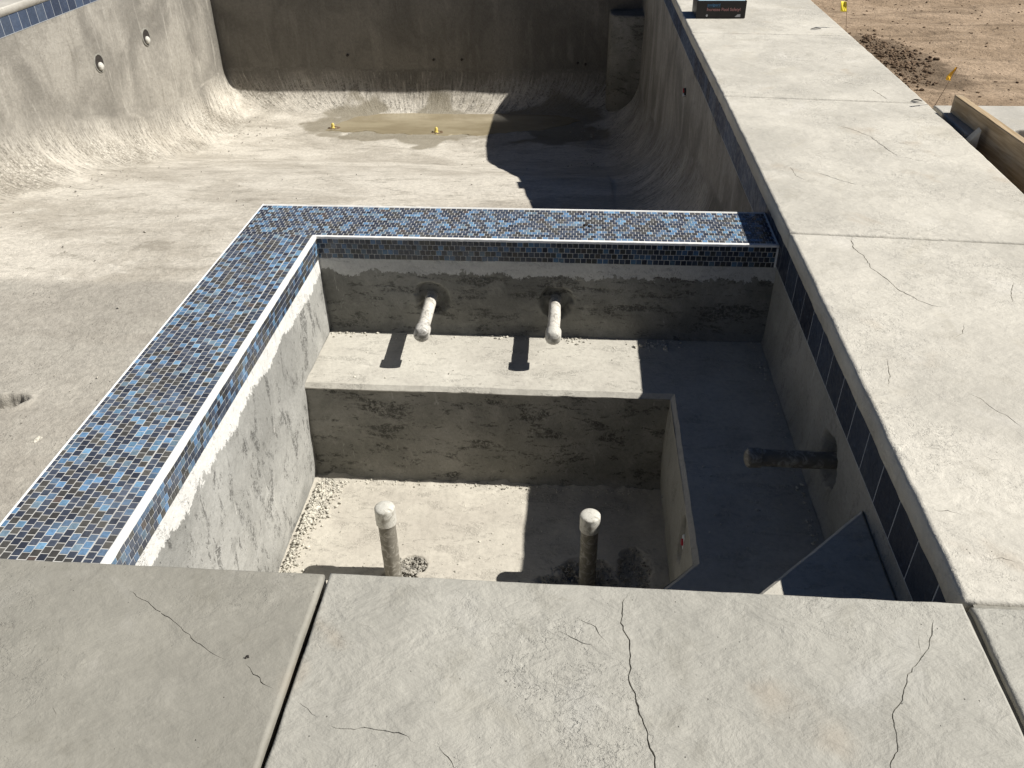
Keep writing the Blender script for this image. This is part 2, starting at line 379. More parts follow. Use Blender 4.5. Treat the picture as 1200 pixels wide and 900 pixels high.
def slab(name, pts, zt, th, r, mat, parent=None, cracks=(), step=.03, edge=.0012, grid=.045, und=.0005, label=None, cat=None, group=None, origin=None, nseg=4):
    P = [Vector(p) for p in pts]; loop = []
    n = len(P)
    for i in range(n):
        a, b = P[i], P[(i+1) % n]; L = (b-a).length; k = max(2, int(L/step)); nn = Vector(((b-a).y, -(b-a).x)).normalized()
        for j in range(k):
            q = a+(b-a)*(j/k)
            if j: q = q + nn*(nz(q.x, q.y, 3, 9, 4)*edge*1.6 + nz(q.x, q.y, 8, 40, 2)*edge*.6)
            loop.append(q)
    m = len(loop)
    def inset(d):
        out = []
        for i in range(m):
            p0, p1, p2 = loop[i-1], loop[i], loop[(i+1) % m]
            e1 = (p1-p0).normalized(); e2 = (p2-p1).normalized()
            n1 = Vector((-e1.y, e1.x)); n2 = Vector((-e2.y, e2.x)); s = (n1+n2)
            s = s/max(.3, s.length_squared)*2 if s.length > .1 else n1
            s = s.normalized()/max(.5, s.normalized().dot(n1))
            out.append(p1+s*d)
        return out
    V = []; F = []
    def H(x, y): return nz(x, y, 1, 4, 3)*und
    rings = []
    lv = [(0, -th), (0, -r)] + [(r*(1-math.cos(R(90*k/nseg))), -r*(1-math.sin(R(90*k/nseg)))) for k in range(1, nseg)]
    for d, z in lv:
        L = inset(d); b = len(V); rings.append(b)
        for q in L: V.append((q.x, q.y, zt+z+H(q.x, q.y)))
    for a, b in zip(rings, rings[1:]):
        for i in range(m): j = (i+1) % m; F.append((a+i, a+j, b+j, b+i))
    F.append(tuple(reversed(range(m))))
    inner = inset(r); C2 = [Vector((q.x, q.y)) for q in inner]; E = [(i, (i+1) % m) for i in range(m)]
    cen = {}
    xs = [q.x for q in inner]; ys = [q.y for q in inner]; x0, x1, y0, y1 = min(xs), max(xs), min(ys), max(ys)
    def inside(x, y, pad=0.0):
        c = False; mind = 9
        for i in range(m):
            a, b = inner[i], inner[(i+1) % m]
            if (a.y > y) != (b.y > y) and x < (b.x-a.x)*(y-a.y)/(b.y-a.y)+a.x: c = not c
            if pad:
                d = b-a; t = max(0, min(1, ((x-a.x)*d.x+(y-a.y)*d.y)/max(1e-12, d.length_squared))); mind = min(mind, math.hypot(a.x+d.x*t-x, a.y+d.y*t-y))
        return c and mind > pad
    crackpts = []
    for (line, w, dep) in cracks:
        pl = [Vector(q) for q in line]; S = []
        for a, b in zip(pl, pl[1:]):
            k = max(1, int((b-a).length/.009))
            for j in range(k):
                q = a+(b-a)*(j/k); nn = Vector(((b-a).y, -(b-a).x)).normalized()
                S.append((q+nn*(nz(q.x, q.y, 5, 38, 3)*.0055), nn))
        S.append((pl[-1], S[-1][1]))
        S = [s for s in S if inside(s[0].x, s[0].y, .006)]
        if len(S) < 4: continue
        k = len(S); Lp = []; Rp = []; Cp = []
        for i, (q, nn) in enumerate(S):
            t = min(1, min(i, k-1-i)/4.0)
            ww = w*t*(.55+.9*abs(nz(q.x, q.y, 9, 24, 2))+.5*abs(nz(q.x, q.y, 2, 110, 1)))
            Cp.append(q); Lp.append(q-nn*ww*.5); Rp.append(q+nn*ww*.5)
        base = len(C2); C2.append(Vector((Cp[0].x, Cp[0].y))); first = base; prevL = prevR = prevC = base
        for i in range(1, k-1):
            b = len(C2); C2 += [Lp[i], Cp[i], Rp[i]]
            E += [(prevL, b), (prevR, b+2), (prevC, b+1)]; prevL, prevC, prevR = b, b+1, b+2
            cen[b+1] = dep*min(1, min(i, k-1-i)/4.0)
        b = len(C2); C2.append(Vector((Cp[-1].x, Cp[-1].y))); E += [(prevL, b), (prevR, b), (prevC, b)]
        crackpts += Cp
    if grid:
        gx = x0+grid
        while gx < x1:
            gy = y0+grid
            while gy < y1:
                X = gx+random.uniform(-.3, .3)*grid; Y = gy+random.uniform(-.3, .3)*grid
                if inside(X, Y, .012) and all(abs(c.x-X)+abs(c.y-Y) > .012 for c in crackpts): C2.append(Vector((X, Y)))
                gy += grid
            gx += grid
    vo, eo, fo, ov, oe, of = delaunay_2d_cdt(C2, E, [], 1, 1e-6)
    base = len(V); ck = [0.0]*base; lastring = rings[-1]; remap = {}
    for i, q in enumerate(vo):
        src = ov[i]; d = 0
        for s_ in src: d = max(d, cen.get(s_, 0))
        V.append((q.x, q.y, zt+H(q.x, q.y)-d)); ck.append(1.0 if d > 0 else 0.0)
        for s_ in src:
            if s_ < m: remap[s_] = base+i
    for i in range(m):
        j = (i+1) % m
        if i in remap and j in remap and remap[i] != remap[j]: F.append((lastring+i, lastring+j, remap[j], remap[i]))
    for f in fo:
        a, b, c = (vo[k] for k in f[:3])
        ar = (b.x-a.x)*(c.y-a.y)-(b.y-a.y)*(c.x-a.x)
        f = list(f) if ar > 0 else list(reversed(f)); F.append(tuple(base+k for k in f))
    o = mk(name, V, F, mat, parent, False, vattr={'crack': ck}, origin=origin)
    nb = len(rings)*m; sm = [(len(p.vertices) == 4 and nseg > 2) for p in o.data.polygons]; o.data.polygons.foreach_set('use_smooth', sm)
    mod = None
    if label: tag(o, label, cat, group)
    return o

def lathe(prof, base, axis, seg=28, wob=.0, cap=True):
    ax = Vector(axis).normalized(); t = Vector((0, 0, 1)) if abs(ax.z) < .9 else Vector((1, 0, 0))
    e1 = ax.cross(t).normalized(); e2 = ax.cross(e1); V = []; F = []; B = Vector(base)
    for s, r in prof:
        for k in range(seg):
            a = 2*math.pi*k/seg; q = B+ax*s+(e1*math.cos(a)+e2*math.sin(a))*r
            if wob and r > 1e-4: q += (e1*math.cos(a)+e2*math.sin(a))*nz(q.x, q.y, q.z, 22, 3)*wob
            V.append(tuple(q))
    for i in range(len(prof)-1):
        for k in range(seg):
            l = (k+1) % seg; a = i*seg; F.append((a+k, a+l, a+seg+l, a+seg+k))
    if cap: F.append(tuple(reversed(range(seg)))); F.append(tuple((len(prof)-1)*seg+k for k in range(seg)))
    return V, F

ico_v = None
def chunk(mb, c, s, flat=.7, col=None):
    ph = (1+5**.5)/2
    B = [(-1,ph,0),(1,ph,0),(-1,-ph,0),(1,-ph,0),(0,-1,ph),(0,1,ph),(0,-1,-ph),(0,1,-ph),(ph,0,-1),(ph,0,1),(-ph,0,-1),(-ph,0,1)]
    Fc = [(0,11,5),(0,5,1),(0,1,7),(0,7,10),(0,10,11),(1,5,9),(5,11,4),(11,10,2),(10,7,6),(7,1,8),(3,9,4),(3,4,2),(3,2,6),(3,6,8),(3,8,9),(4,9,5),(2,4,11),(6,2,10),(8,6,7),(9,8,1)]
    a = random.uniform(0, 6.28); ca, sa = math.cos(a), math.sin(a); ex = random.uniform(.7, 1.4)
    V = []
    for x, y, z in B:
        k = s*.5/1.9*random.uniform(.65, 1.2); x, y, z = x*k*ex, y*k/ex, z*k*flat
        V.append((c[0]+x*ca-y*sa, c[1]+x*sa+y*ca, c[2]+z+s*.22*flat))
    mb.add(V, Fc, col)

# ------------------------------------------------------------------ tiles
PAL = [((.034,.041,.062), 14), ((.055,.068,.100), 23), ((.068,.065,.060), 16), ((.10,.095,.085), 8), ((.078,.096,.135), 14),
       ((.135,.26,.43), 9), ((.17,.32,.48), 5), ((.12,.19,.29), 12), ((.17,.25,.32), 6), ((.105,.08,.07), 1.5)]
PC = [c for c, w in PAL]; PW = np.array([w for c, w in PAL], float); PW /= PW.sum()
def tcol_face_shade(x, y, z): c = tcol(x, y, z); return (c[0]*.42, c[1]*.50, c[2]*.55, 1)  # back-face tiles darkened, the shade there put into their colour
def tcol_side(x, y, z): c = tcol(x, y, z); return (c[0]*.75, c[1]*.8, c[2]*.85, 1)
def tcol(x, y, z):
    # light blues gather in loose clusters, as a mixed sheet mosaic does
    k = nz(x, y, z, 9, 2); w = PW.copy(); f = max(.7, 1+.8*k); w[5:9] *= f; w /= w.sum()
    c = np.array(PC[rng.choice(len(PC), p=w)])*rng.uniform(.8, 1.25)
    return (*c, 1)
def tiles(mb, o, u, v, lu, lv, tu, tv, gap, th, colf, stag='u', tilt=.004, bev=.0012, skip=None, off0=0.0, wide=None):
    """rows run along u; every second row is shifted by half a tile"""
    o, u, v, n = frame(o, u, v)
    rows = int(round(lv/(tv+gap)))
    pos = 0.0
    for r in range(rows):
        b0 = r*(tv+gap) + (wide[1] if wide and r >= wide[0] else 0); b1 = b0+tv
        if b1 > lv+.003: b1 = lv
        if b1-b0 < .003: continue
        st = ((.5*(r % 2))*(tu+gap) if stag else 0)+off0
        a = -st + rng.uniform(-.0012, .0012)
        while a < lu:
            a0, a1 = max(a, 0), min(a+tu, lu)
            if a1-a0 > .003:
                c = o+u*(a0+a1)/2+v*(b0+b1)/2
                if not (skip and skip(c)):
                    ta, tb = rng.uniform(-tilt, tilt), rng.uniform(-tilt, tilt); j = rng.uniform(-.0004, .0004, 2); V = []
                    for lev in (0, 1, 2):
                        for (x, y) in ((a0, b0), (a1, b0), (a1, b1), (a0, b1)):
                            cx, cy = (a0+a1)/2, (b0+b1)/2; q = bev if lev == 2 else 0
                            xx = x+(q if x < cx else -q); yy = y+(q if y < cy else -q)
                            h = (-.002 if lev == 0 else th-bev if lev == 1 else th)+(xx-cx)*ta+(yy-cy)*tb
                            V.append(o+u*(xx+j[0])+v*(yy+j[1])+n*h)
                    F = [(8,9,10,11)]
                    for L in (0, 4):
                        for k in range(4): l = (k+1) % 4; F.append((L+k, L+l, L+4+l, L+4+k))
                    mb.add(V, F, colf(*c))
            a += tu+gap

# ------------------------------------------------------------------ SPA DAM WALL
ZD = -.14; XI, XO = -1.220, -1.600; YI, YO = 3.520, 3.893; XR = .925; YF = 1.322
dam = empty('spa_dam_wall', (-1.4, 3.7, -1.2), 'low L-shaped dam wall faced with blue and black glass mosaic between spa and pool', 'dam wall')
m = MB()
m.box((XO+.0012, YF, -.2475), (XI-.0006, YO-.0012, ZD-.0012)); m.box((XI-.0006, YI+.0003, -.2475), (XR-.001, YO-.0012, ZD-.0012))
m.box((XO+.0085, YF, -1.45), (XI-.08, YO-.0085, -.2475)); m.box((XI-.08, YI+.09, -1.45), (1.0, YO-.0085, -.2475))
m.build('core', M['grout'], dam)
mt = MB()
P_ = .0262; T_ = .0240; GP = P_-T_
# left leg top: rows run along Y
ti = .020; to = .008
tiles(mt, (XI-ti, 1.325, ZD-.0045), (0, 1, 0), (-1, 0, 0), YI-1.325+.014, XI-ti-(XO+to), T_, T_*.985, GP, .0045, tcol, wide=(2, .002))
# back leg top: rows run along X
tiles(mt, (XO+to, YI+.016, ZD-.0045), (1, 0, 0), (0, 1, 0), XR-.012-(XO+to), YO-YI-.016-to, T_, T_, GP, .0045, tcol)
mt.build('mosaic_top', M['mosaic'], dam)
mf = MB()
tiles(mf, (XR-.010, YI+.006, ZD-.011), (-1, 0, 0), (0, 0, -1), XR-.010-XI, .105, T_*.98, T_*.98, GP, .007, tcol_face_shade, tilt=.006)
mf.build('mosaic_face', M['mosaic'], dam)
mf = MB()
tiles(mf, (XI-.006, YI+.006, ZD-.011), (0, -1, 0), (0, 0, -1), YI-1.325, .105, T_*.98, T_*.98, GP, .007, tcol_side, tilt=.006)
mf.build('mosaic_face', M['mosaic'], dam)
mf = MB()
tiles(mf, (XO, YO-.006, ZD-.012), (1, 0, 0), (0, 0, -1), .92-XO, .104, T_, T_, GP, .006, tcol)
tiles(mf, (XO+.006, 1.325, ZD-.012), (0, 1, 0), (0, 0, -1), YO-1.325, .104, T_, T_, GP, .006, tcol)
mf.build('mosaic_face', M['mosaic'], dam)
def bar(mb, a, b, w, h, res=.02, ax='x', zt=ZD+.0015, jit=.0007):
    """slightly uneven mortar strip with rounded upper edges; a,b corners in plan"""
    n = max(2, int(abs((b-a))/res)); return n
def strip(mb, p0, p1, side, w, zt, zb, jit=.0008, r=.003):
    p0, p1, side = Vector(p0), Vector(p1), Vector(side); L = (p1-p0).length; n = max(2, int(L/.015)); V = []; F = []
    for i in range(n+1):
        q = p0+(p1-p0)*(i/n); j = nz(q.x, q.y, zt, 35, 3)*jit*1.6
        prof = [(0, zb), (0, zt-r), (r*.3, zt-r*.3), (r, zt), (w-r, zt), (w-r*.3, zt-r*.3), (w, zt-r), (w, zb)]
        for s, z in prof: V.append((q.x+side.x*(s+(j if s < w/2 else -j*.8)), q.y+side.y*(s+(j if s < w/2 else -j*.8)), z+(j*.4 if z > zb else 0)))
    for i in range(n):
        for k in range(7): F.append((i*8+k, i*8+k+1, i*8+8+k+1, i*8+8+k))
    F += [tuple(range(7, -1, -1)), tuple(n*8+k for k in range(8))]
    mb.add(V, F)
tr = MB()
strip(tr, (XI+.0035, YI-.003, 0), (XI+.0035, 1.325, 0), (-1, 0, 0), .0225, ZD+.003, ZD-.0105)
strip(tr, (XI-.016, YI-.0035, 0), (XR-.010, YI-.0035, 0), (0, 1, 0), .0170, ZD+.002, ZD-.0105)
strip(tr, (XO, YO, 0), (XO, 1.325, 0), (1, 0, 0), .0085, ZD+.001, ZD-.012)
strip(tr, (XO+.009, YO, 0), (XR-.002, YO, 0), (0, -1, 0), .0085, ZD+.001, ZD-.012)
strip(tr, (XR-.001, YI, 0), (XR-.001, YO-.009, 0), (-1, 0, 0), .009, ZD+.001, ZD-.012)
tr.box((XR-.009, YI-.004, -.25), (XR-.001, YI+.004, ZD-.018))
tr.build('white_edge_trim', M['trimw'], dam)
# small dark crumbs on the dam
for i, (x, y) in enumerate([(687, 264), (692, 265.5)]):
    mb = MB(); X, Y = px(x, y, ZD)
    for k in range(4): chunk(mb, (X+random.uniform(-.006, .006), Y+random.uniform(-.008, .008), ZD), random.uniform(.012, .022), .7)
    tag(mb.build('soil_crumb', M['dark']), ['left one of two dark crumbs of soil on the back mosaic ledge', 'right one of two dark crumbs of soil on the back mosaic ledge'][i], 'soil crumb', 'dark crumbs on the mosaic ledge')

# ------------------------------------------------------------------ SPA BASIN
spa = empty('spa_basin', (-.15, 2.42, -1.2), 'unfinished grey plastered square spa shell with benches inside the mosaic dam', 'spa')
pits = [(-.665, 2.475, .062, .05, .035), (-.70, 2.40, .07, .05, .03), (.07, 2.40, .15, .10, .04), (.30, 2.50, .07, .12, .03), (.10, 2.50, .1, .06, .03)]
def fdisp(a, b):
    x, y = -1.26+a, 1.30+b; h = nz(x, y, 0, 2.2, 3)*.006
    for (cx, cy, rx, ry, d) in pits:
        q = math.hypot((x-cx)/rx, (y-cy)/ry)+nz(x, y, 2, 25, 3)*.25
        h -= d*max(0, min(1, (1.1-q)/.35))
    # plaster built up where walls meet the floor
    e = 3.03-y; h += .014*max(0, 1-e/.07)**2*(1+nz(x, y, 0, 14, 3))
    return h
panel('floor', (-1.26, 1.30, -1.2), (1, 0, 0), (0, 1, 0), 1.74, 1.76, .018, M['floor'], spa, fdisp, dense=[(.46, .74, 1.0, 1.3, .006), (1.15, 1.7, .95, 1.4, .008)])
def ldisp(a, b): # left wall: u = -Y from 3.53, v = up
    y = 3.53-a; z = -1.22+b
    return nz(y, z, 4, 1.6, 3)*.010 + (.010*max(0, 1-(z+1.2)/.10)**2)
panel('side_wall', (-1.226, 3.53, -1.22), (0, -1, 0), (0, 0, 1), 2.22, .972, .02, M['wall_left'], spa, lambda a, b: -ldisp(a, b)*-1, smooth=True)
def recess(a, b, ca, cb, r, d, edge=.35, seed=0):
    q = math.hypot(a-ca, b-cb)/r + nz(a, b, seed, 14, 3)*.18
    return -d*max(0, min(1, (1-q)/edge))
pipes_back = [(-.697, -.47), (-.088, -.475)]
def bdisp(a, b): # back wall: u=-? facing -Y  (u = +X, v=+Z -> normal = -Y)
    x, z = -1.24+a, -.67+b; h = nz(x, z, 7, 2.5, 3)*.006 + .02*max(0, 1-(z+.65)/.06)**2
    for k, (X, Z) in enumerate(pipes_back): h += recess(x, z, X+.008, Z+.01, .088, .055, .3, k+1)
    return h
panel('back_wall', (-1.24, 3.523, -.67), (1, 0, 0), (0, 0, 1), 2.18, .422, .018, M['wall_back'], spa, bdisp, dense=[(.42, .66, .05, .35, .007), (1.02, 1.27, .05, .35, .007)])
PRY, PRZ = 2.385, -.455
def rdisp(a, b): # right wall: u=+Y? normal must be -X : u=+Z x ... use u=(0,-1,0), v=(0,0,-1)
    y, z = 3.53-a, -.245-b; h = nz(y, z, 9, 2.0, 3)*.005 + .012*max(0, 1-(z+.65)/.05)**2
    return h + recess(y, z, PRY-.01, PRZ+.01, .105, .06, .3, 5) + .004*math.exp(-((z+.255)/.012)**2)
o_, u_, v_, n_ = frame((0, 0, 0), (0, 1, 0), (0, 0, 1))   # normal +X, so flip: u along -Y gives -X
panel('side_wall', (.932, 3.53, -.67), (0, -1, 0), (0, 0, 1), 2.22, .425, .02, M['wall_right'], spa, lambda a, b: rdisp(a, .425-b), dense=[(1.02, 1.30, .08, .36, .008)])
mb = MB(); mb.box((-1.26, YF-.06, -1.3), (.93, YF, -.075)); mb.build('front_wall', M['wall_right'], spa)
# bench: lip slab, then risers 4 mm back
BZ = -.65
bo = [(-1.235, 3.03), (.445, 3.03), (.445, 2.045), (-.278, 1.322), (.935, 1.322), (.935, 3.53), (-1.235, 3.53)]
slab('bench', bo, BZ, .024, .019, M['bench'], spa, grid=.05, edge=.002, und=.0015, nseg=1)
def rs(a, b): return nz(a, b, 3, 3, 3)*.006
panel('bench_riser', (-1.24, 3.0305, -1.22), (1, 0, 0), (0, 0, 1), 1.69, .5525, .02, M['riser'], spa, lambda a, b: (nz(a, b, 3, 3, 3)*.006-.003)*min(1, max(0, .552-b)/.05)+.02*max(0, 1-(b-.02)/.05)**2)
FY, FZ = 2.275, -.80
def rr(a, b):
    y, z = 3.04-a, -1.22+b
    q = math.hypot((y-FY-.03)/.055, (z-FZ+.005)/.125)+nz(y, z, 8, 18, 3)*.2
    return (nz(a, b, 6, 3, 3)*.006-.003)*min(1, max(0, .552-b)/.05) - .045*max(0, min(1, (1-q)/.3)) + .012*math.sin(max(0, min(1, b/.56))*math.pi)
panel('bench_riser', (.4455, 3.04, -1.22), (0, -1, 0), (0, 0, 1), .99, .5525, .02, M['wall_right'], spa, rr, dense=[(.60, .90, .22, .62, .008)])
d45 = math.sqrt(.5)
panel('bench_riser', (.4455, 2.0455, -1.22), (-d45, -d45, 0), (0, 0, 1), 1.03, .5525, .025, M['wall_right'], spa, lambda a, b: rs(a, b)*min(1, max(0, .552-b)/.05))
slab('corner_step', [(.225, 1.322), (.935, 1.322), (.935, 2.005)], -.33, .322, .012, M['bench'], spa, grid=.05, edge=.0012, und=.0012, nseg=1)
# return fitting on the bench riser
V, F = lathe([(-.03, .030), (.004, .030), (.007, .028), (.007, .016), (-.006, .014)], (.452, FY+.01, FZ), (-1, 0, 0))
ft = mk('return_fitting', V, F, M['whitepl'], spa, True)
V, F = lathe([(-.02, .0135), (.012, .0135), (.014, .010)], (.452, FY+.01, FZ), (-1, 0, 0)); mk('red_plug', V, F, M['red'], ft, True)

# waterline slate tiles
def slcol(x, y, z):
    c = np.array([(.020,.028,.048), (.028,.040,.066), (.016,.020,.034), (.034,.046,.070)][rng.integers(4)])*rng.uniform(.85, 1.2); return (*c, 1)
def warp(y): return -.0065*max(0, y-3.9)
def band(name, segs, parent, blue=1.0):
    mb = MB(); gb = MB()
    for o, u, L in segs:
        tiles(mb, (o[0], o[1], -.078), u, (0, 0, -1), L, .152*1.08, .1495, .166, .0035, .007, lambda *a: tuple([q*blue for q in slcol(*a)[:3]])+(1,), stag=None, tilt=.0015, bev=.002)
        uu = Vector(u); n = uu.cross(Vector((0, 0, -1))).normalized(); a = Vector(o); b = a+uu*L; t = .0060
        P4 = [a, b, b-n*.02, a-n*.02]; off = n*t
        V = [(*(p+off if k < 2 else p)[:2], z) for z in (-.2475, -.076) for k, p in enumerate(P4)]
        gb.add(V, [(0,3,2,1),(4,5,6,7),(0,1,5,4),(1,2,6,5),(2,3,7,6),(3,0,4,7)])
    t = mb.build(name, M['slate'], parent); gb.build('grout_bed', M['tilegrout'], t)
    return t
def bandside(x0, y0, x1, y1):
    d = Vector((x1-x0, y1-y0, 0)); L = d.length; d.normalize(); return ((x0, y0, 0), tuple(d), L)
# direction chosen so that u x (0,0,-1) points into the basin
band('waterline_tile', [bandside(.932, 1.325, .932, 3.90)], spa)

# ------------------------------------------------------------------ CAPPED PIPES
def pipe(base, axis, L, r, capr, capL, mats, label, group, dome=.5, wob=.0016):
    e = empty('capped_pipe', base, label, 'pipe stub', group)
    V, F = lathe([(-.05, r)]+[(s, r) for s in np.linspace(0, L-capL*.4, 14)], base, axis, 32, wob); mk('pipe', V, F, M[mats[0]], e, True)
    s0 = L-capL; pr = [(s0, r+.0005), (s0, capr-.001), (s0+.002, capr)]+[(s, capr) for s in np.linspace(s0+.004, L-capr*dome, 5)]
    for k in range(1, 8):
        a = R(90*k/8); pr.append((L-capr*dome+capr*dome*math.sin(a), capr*math.cos(a)))
    V, F = lathe(pr, base, axis, 32, .0006); mk('end_cap', V, F, M[mats[1]], e, True)
    return e
GRP = 'capped plumbing stubs in the spa'
p = Vector
pipe((-.697, 3.575, -.470), (.02, -1, -.012), .385, .029, .0365, .075, ('pvc', 'cap_shade'), 'left of two wall pipe stubs above the spa bench, its dirty cap coloured grey for shade', GRP, .35)
pipe((-.088, 3.575, -.475), (.006, -1, -.012), .375, .029, .0365, .075, ('pvc', 'cap'), 'right of two wall pipe stubs above the spa bench, its cap whiter', GRP, .5)
pipe((.985, PRY, PRZ), (-1, 0, 0), .345, .032, .037, .06, ('pvcd', 'pvcd'), 'grey pipe stub in deep shade sticking out of the right spa wall', GRP, .5)
pipe((-.735, 2.415, -1.25), (-.004, .02, 1), .445, .0358, .042, .095, ('pvcd', 'cap'), 'upright cement smeared pipe with white cap in the sunlit spa floor', GRP, .42)
pipe((.097, 2.43, -1.25), (-.003, .018, 1), .435, .0355, .0415, .085, ('pvcd', 'cap'), 'upright dark pipe with bright white cap in the shaded spa floor', GRP, .35)

# ------------------------------------------------------------------ RUBBLE
def scatter(name, label, mat, spots, smin, smax, cat='rubble'):
    mb = MB()
    for fn, n in spots:
        for _ in range(n):
            q = fn()
            if q is None: continue
            s = smin+(smax-smin)*random.random()**3.2*(q[3] if len(q) > 3 else 1); chunk(mb, q[:3], s, random.uniform(.5, .85))
    o = mb.build(name, mat); return tag(o, label, cat, kind='stuff')
ga = random.gauss
def edge_left():
    y = random.choice([random.uniform(2.2, 3.0), 3.0-abs(ga(0, .12)), 2.75+ga(0, .06)]); x = -1.215+abs(ga(0, .035))+(.05*max(0, (y-2.75)/.25))*random.random()*2
    return (x, min(y, 3.01), -1.2+.02*max(0, 1-(x+1.226)/.06))
def edge_wall(): return (-1.222+abs(ga(0, .016)), random.uniform(2.15, 3.0), -1.198, .8)
def edge_backfloor(): return (random.uniform(-1.2, .42), 3.01-abs(ga(0, .018)), -1.195, .7)
def open_floor():
    return (random.uniform(-1.1, .4), random.uniform(2.2, 3.0), -1.2, .55)
def bench_back():
    x = random.choice([random.uniform(-1.2, .9), ga(-1.13, .05), ga(-.3, .05), ga(0, .05), ga(.42, .05)]); return (max(-1.2, min(.9, x)), 3.50-abs(ga(0, .022)), BZ)
def bench_right(): return (.90-abs(ga(0, .02)), random.uniform(2.1, 3.5), BZ, .9)
def bench_open(): return (random.uniform(-1.15, .9), random.uniform(3.06, 3.5), BZ, .6)
def bench_heap():
    return (ga(.40, .05), 3.45+ga(0, .015), BZ, 1.6)
def bench_r2(): return (ga(.62, .1), ga(2.3, .15), BZ, .9)
scatter('plaster_rubble', 'pale plaster crumbs strewn over the spa floor and benches', M['rubble'],
        [(edge_left, 1500), (edge_wall, 900), (edge_backfloor, 420), (open_floor, 420), (bench_back, 260), (bench_right, 160), (bench_open, 130), (bench_heap, 60), (bench_r2, 40)], .003, .018)
def pitf(k, zz, m=1.0):
    cx, cy, rx, ry, d = pits[k]
    def f():
        a = random.uniform(0, 6.28); q = random.random()**.5*m; return (cx+rx*q*math.cos(a), cy+ry*q*math.sin(a), -1.2-d*(1-q*q*.9)*.9, 1)
    return f
scatter('loose_gravel', 'grey gravel loose around the two upright floor pipes', M['gravel'],
        [(pitf(0, 0), 420), (pitf(1, 0), 160), (pitf(2, 0, 1.15), 600), (pitf(3, 0), 200), (pitf(4, 0), 160)], .006, .018, 'gravel')

# ------------------------------------------------------------------ COPING SLABS
def cr(pts, w=.0032, d=.004): return ([px(*q) for q in pts], w*.82, d)
crB = [cr([(736,687),(730,710),(727,730),(737,750),(739,773),(737,797),(743,813),(750,837),(758,860),(767,887),(768,900),(772,930)], .0042, .006),
       cr([(1092,723),(1093,740),(1088,760),(1082,768),(1070,783),(1060,803),(1057,820),(1048,837),(1050,857),(1052,880),(1045,897),(1040,925)], .0032),
       cr([(1078,747),(1078.6,757),(1079,767)], .003), cr([(1078,742),(1078.5,751),(1079.5,763)], .002),
       cr([(338,820),(360,830),(373,843)], .0025, .003), cr([(383,848),(400,853),(427,852),(467,858),(482,868),(490,873)], .0026, .003), cr([(506,871),(514,876),(525,887),(532,898),(538,915)], .0026, .003),
       cr([(673,723),(693,732),(703,743),(712,755)], .003), cr([(650,737),(664,745),(680,753),(692,756),(705,765)], .0024, .003),
       cr([(600,832),(605,840),(609,850)], .002, .003), cr([(1021,686),(1026,690),(1030,698)], .002, .003), cr([(873,704),(871,714),(864,722)], .002, .003),
       cr([(700,790),(705,800),(703,808)], .002, .003), cr([(770,790),(771,799)], .003, .003), cr([(420,732),(430,734),(437,738)], .002, .003)]
crA = [cr([(150,690),(165,703),(176,709),(187,717),(207,730),(223,748),(235,755),(243,763),(253,768),(267,773)], .0020, .003), cr([(287,777),(297,790),(313,803),(327,815)], .003, .004),
       cr([(180,724),(190,716),(196,711)], .002, .003), cr([(60,820),(66,832),(64,846)], .0015, .002)]
crR1 = [cr([(997,277),(1000,291),(1012,300),(1022,315),(1037,325),(1052,339),(1075,351),(1092,358),(1107,360)], .0052, .006), cr([(1130,380),(1127,390),(1117,397)], .004),
        cr([(1090,594),(1099,599),(1111,598),(1132,604)], .0034), cr([(1150,654),(1162,655),(1174,654),(1195,660)], .003), cr([(1132,459),(1148,467),(1165,480),(1180,488),(1198,501)], .003, .003),
        cr([(1150,532),(1162,538),(1178,539)], .003), cr([(1040,420),(1043,440),(1040,455)], .003, .003), cr([(1188,330),(1184,345),(1188,355)], .004), cr([(1140,560),(1145,566)], .003)]
crR2 = [cr([(982,147),(1000,152),(1020,160),(1040,175),(1052,183)], .006, .005), cr([(1057,183),(1070,187),(1085,189)], .005, .004), cr([(957,202),(972,207),(987,212),(1007,217)], .006, .005), cr([(925,195),(933,206),(945,212)], .004, .004)]
crR3 = [cr([(1020,104),(1030,110),(1041,117)], .007, .006), cr([(975,60),(990,62)], .006, .005), cr([(985,95),(1000,99),(1012,101)], .005, .004)]
CG = 'stamped concrete coping slabs around the spa'
TH = .074
slab('coping_slab', [(-2.3, -.02), (-.5755, -.02), (-.5755, 1.335), (-2.3, 1.335)], 0, TH, .010, M['cop_dark'], None, crA, label='darker grey coping slab at the lower left, meeting the end of the mosaic dam', cat='coping slab', group=CG)
slab('coping_slab', [(-.5625, -.02), (.903, -.02), (.908, 1.339), (-.5625, 1.339)], 0, TH, .008, M['cop_mid'], None, crB, label='large foreground coping slab with a long jagged crack down its middle', cat='coping slab', group=CG)
slab('coping_slab', [(.922, -.02), (2.10, -.02), (2.10, 1.331), (.922, 1.331)], 0, TH, .010, M['cop_mid'], None, [], label='coping slab at the lower right corner beside the wide dark joint', cat='coping slab', group=CG)
slab('coping_slab', [(.914, 1.343), (2.06, 1.343), (2.065, 3.262), (.912, 3.346)], 0, TH, .014, M['cop_light'], None, crR1, label='long pale coping slab along the right of the spa with a wavy crack near its far joint', cat='coping slab', group=CG, grid=.07, edge=.002)
slab('coping_slab', [(.911, 3.354), (2.066, 3.270), (2.108, 5.264), (.904, 5.398)], 0, TH, .014, M['cop_light'], None, crR2, label='pale coping slab just beyond the mosaic dam, beside the timber form board', cat='coping slab', group=CG, grid=.08, edge=.002)
slab('coping_slab', [(.904, 5.406), (2.108, 5.273), (2.118, 7.082), (.884, 7.192)], 0, TH, .014, M['cop_light'], None, crR3, label='pale coping slab beside the dark soil clods, between the two far joints', cat='coping slab', group=CG, grid=.12, edge=.002)
